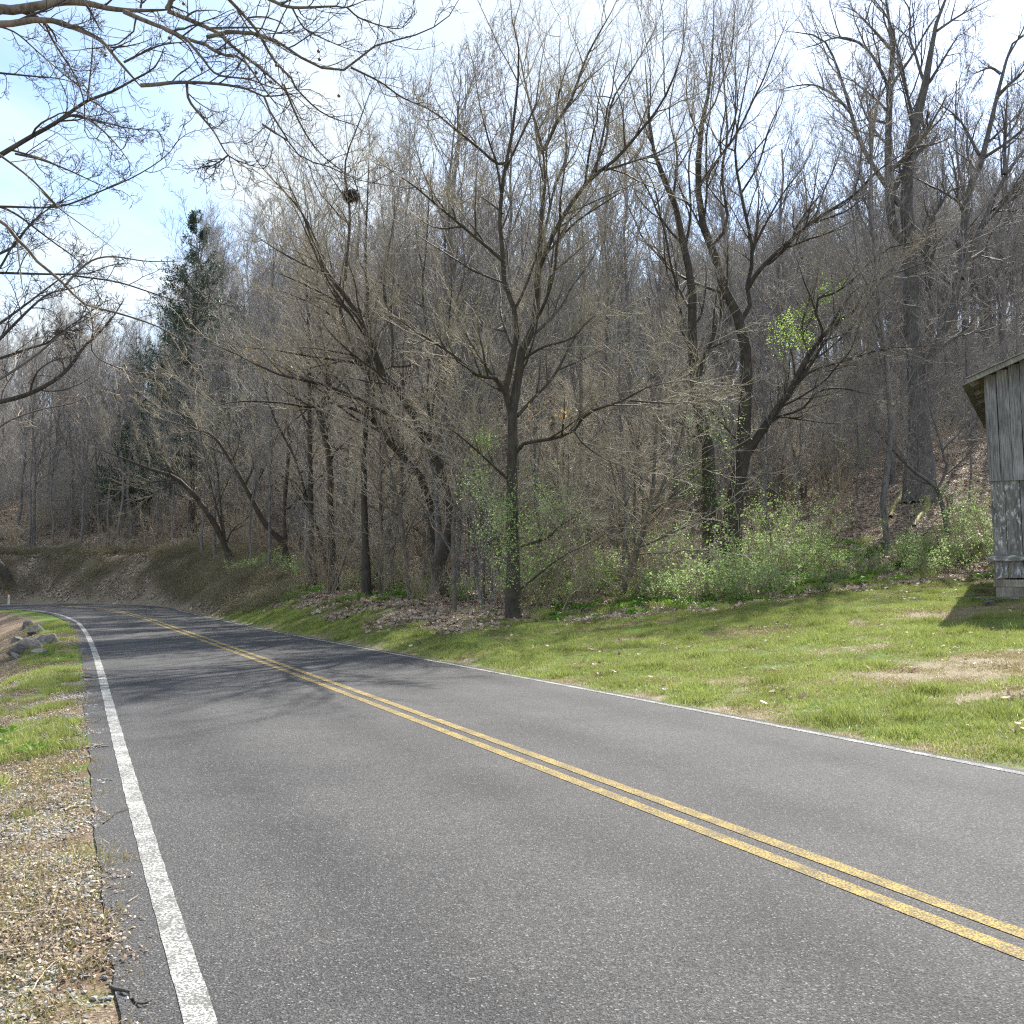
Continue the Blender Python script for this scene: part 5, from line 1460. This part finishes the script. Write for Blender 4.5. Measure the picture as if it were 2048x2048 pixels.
# ------------------------------------------------------------------ rocks in the ditch
RK = [(75, 1268, .30, 'angular grey rock highest in the ditch, by the grassy verge'), (92, 1290, .34, 'largest pale rock in the ditch beside the road'), (50, 1308, .36, 'broad flat grey rock lowest in the ditch'),
      (62, 1290, .22, 'small dark rock between the larger ditch rocks'), (35, 1285, .24, 'mossy rock half buried in leaves near the left edge'), (78, 1312, .20, 'small grey rock at the road side of the ditch'),
      (58, 1256, .26, 'dark flat rock behind the ditch rocks'), (30, 1318, .16, 'little rock at the left end of the ditch rocks')]
RK = RK[:8]
for i, (a, b, s_, lab) in enumerate(RK):
    rock('rock', a, b, (s_ * 1.25, s_ * .95, s_ * .9), lab, seed=20 + i, group='rocks in the roadside ditch', rz=i * .8)

# ------------------------------------------------------------------ sticks, post, fallen branches
def stick(name, pxs, r, label, cat='stick', lift_=.02, mat=M_BRUSH, group=None, forks=0, hs=None):
    pts = [hit(a, b) + np.array([0, 0, lift_ if hs is None else hs[i]]) for i, (a, b) in enumerate(pxs)]
    for p in pts:
        p[2] = max(p[2], .03) if abs(p[2]) < .04 else p[2]
    base = pts[0]
    P_ = resample(pts, 10)
    P_[1:-1] += np.random.default_rng(len(pxs) + int(pxs[0][0])).normal(0, r * .5, (8, 3))
    b = Build(); b.add(P_[None], (r * np.linspace(1, .45, 10))[None], 6)
    if forks:
        C, R_ = spawn(P_[None], (r * np.linspace(1, .45, 10))[None], forks, .3, 1, (20, 45), .35, .6, 5, .1, -.02, RNG, rmin=.0015, lmin=.05, flat=.9)
        C[:, :, 2] = np.maximum(C[:, :, 2], P_[:, 2].min())
        b.add(C, R_, 4)
    o = add(name, b.mesh(name, mat, base)); o.location = tuple(base)
    tag(o, label, cat, group)
stick('stick', [(165, 1502), (190, 1498), (220, 1496)], .011, 'short pale stick poking onto the asphalt edge')
stick('stick', [(208, 1654), (228, 1636), (240, 1630), (258, 1624)], .006, 'thin forked dark twig reaching to the white line', forks=3, mat=M_BARK_DARK)
stick('stick', [(220, 1990), (250, 2005), (275, 2018), (297, 2026)], .008, 'dark stick lying on asphalt by the nearest verge', forks=2, mat=M_BARK_DARK)
stick('stick', [(165, 1357), (190, 1358), (220, 1358)], .010, 'dark stick crossing the far stretch of white line', mat=M_BARK_DARK)
stick('stick', [(256, 1816), (276, 1805)], .003, 'tiny pale twig on the asphalt beside the white line')
stick('stick', [(128, 1628), (150, 1618), (172, 1608)], .008, 'pale curved stick on the leafy verge')
stick('stick', [(162, 1936), (184, 1925), (206, 1918)], .009, 'thick dark stick among the leaves of the near verge', mat=M_BARK_DARK)
stick('stick', [(0, 1850), (60, 1842), (120, 1826), (160, 1810)], .005, 'long straight reed-like stick lying across the near verge')
stick('stick', [(60, 2000), (90, 1960), (125, 1930)], .004, 'slanting pale stick at the bottom of the verge')
stick('fallen_branch', [(95, 1195), (108, 1170), (125, 1145), (130, 1128)], .05, 'pale dead branch leaning on the bank at the bend, the left-hand one', 'branch', .25, M_BRUSH, 'dead branches leaning on the bank', 3)
stick('fallen_branch', [(208, 1198), (222, 1175), (238, 1152), (250, 1135)], .035, 'thin pale dead branch leaning on the bank, the right-hand one', 'branch', .25, M_BRUSH, 'dead branches leaning on the bank', 2)
# leaning dead trunk at far left
bl = hit(22, 1172)
b = Build(); P_ = resample([bl + np.array([0, 0, -.2]), at(10, 1145, bl[1]), at(-12, 1118, bl[1]), at(-60, 1050, bl[1] + 1)], 12)
b.add(P_[None], (.24 * np.linspace(1.1, .6, 12))[None], 9)
o = add('leaning_trunk', b.mesh('leaning_trunk', M_BARK, bl)); o.location = tuple(bl); tag(o, 'dark leaning tree trunk cut off by the left edge, above the road bend', 'tree trunk')
pb = hit(17, 1212)
mk = empty('marker_post', tuple(pb)); tag(mk, 'short white roadside marker post with a wire at the far left', 'post')
sp = pb[1] / F_PX
b = Build(); b.add(np.array([[(0, 0, -.1), (0, 0, .2), (.005, 0, 22 * sp)]]), np.full((1, 3), .045), 8); add('post', b.mesh('post', M_POST), mk)
b = Build(); b.add(np.array([[(0, 0, 22 * sp), (0, 0, 24 * sp)]]), np.full((1, 2), .05), 8); c_ = add('cap', b.mesh('cap', M_ORANGE), mk)
b = Build(); b.add(np.array([[(0, 0, 20 * sp), (-.6, .1, 18 * sp), (-1.4, .2, 17 * sp), (-3, .4, 20 * sp)]]), np.full((1, 4), .014), 5); add('wire', b.mesh('wire', M_WOOD_TAN), mk)

# ------------------------------------------------------------------ tell repeats apart by what stands nearest to them in depth and width
def px_of(o):
    y = max(o.location.y, .1)
    return CX + o.location.x / y * F_PX
byl = {}
for o in bpy.data.objects:
    if o.parent is None and o.get('label') and o.get('category'):
        byl.setdefault(o['label'], []).append(o)
for lab, os_ in byl.items():
    if len(os_) < 2: continue
    os_.sort(key=px_of)
    for i, o in enumerate(os_):
        pre = 'leftmost' if i == 0 else 'rightmost' if i == len(os_) - 1 else ('second', 'third', 'fourth', 'fifth', 'sixth', 'seventh', 'eighth', 'ninth')[min(i - 1, 7)]
        o['label'] = pre + ' ' + lab
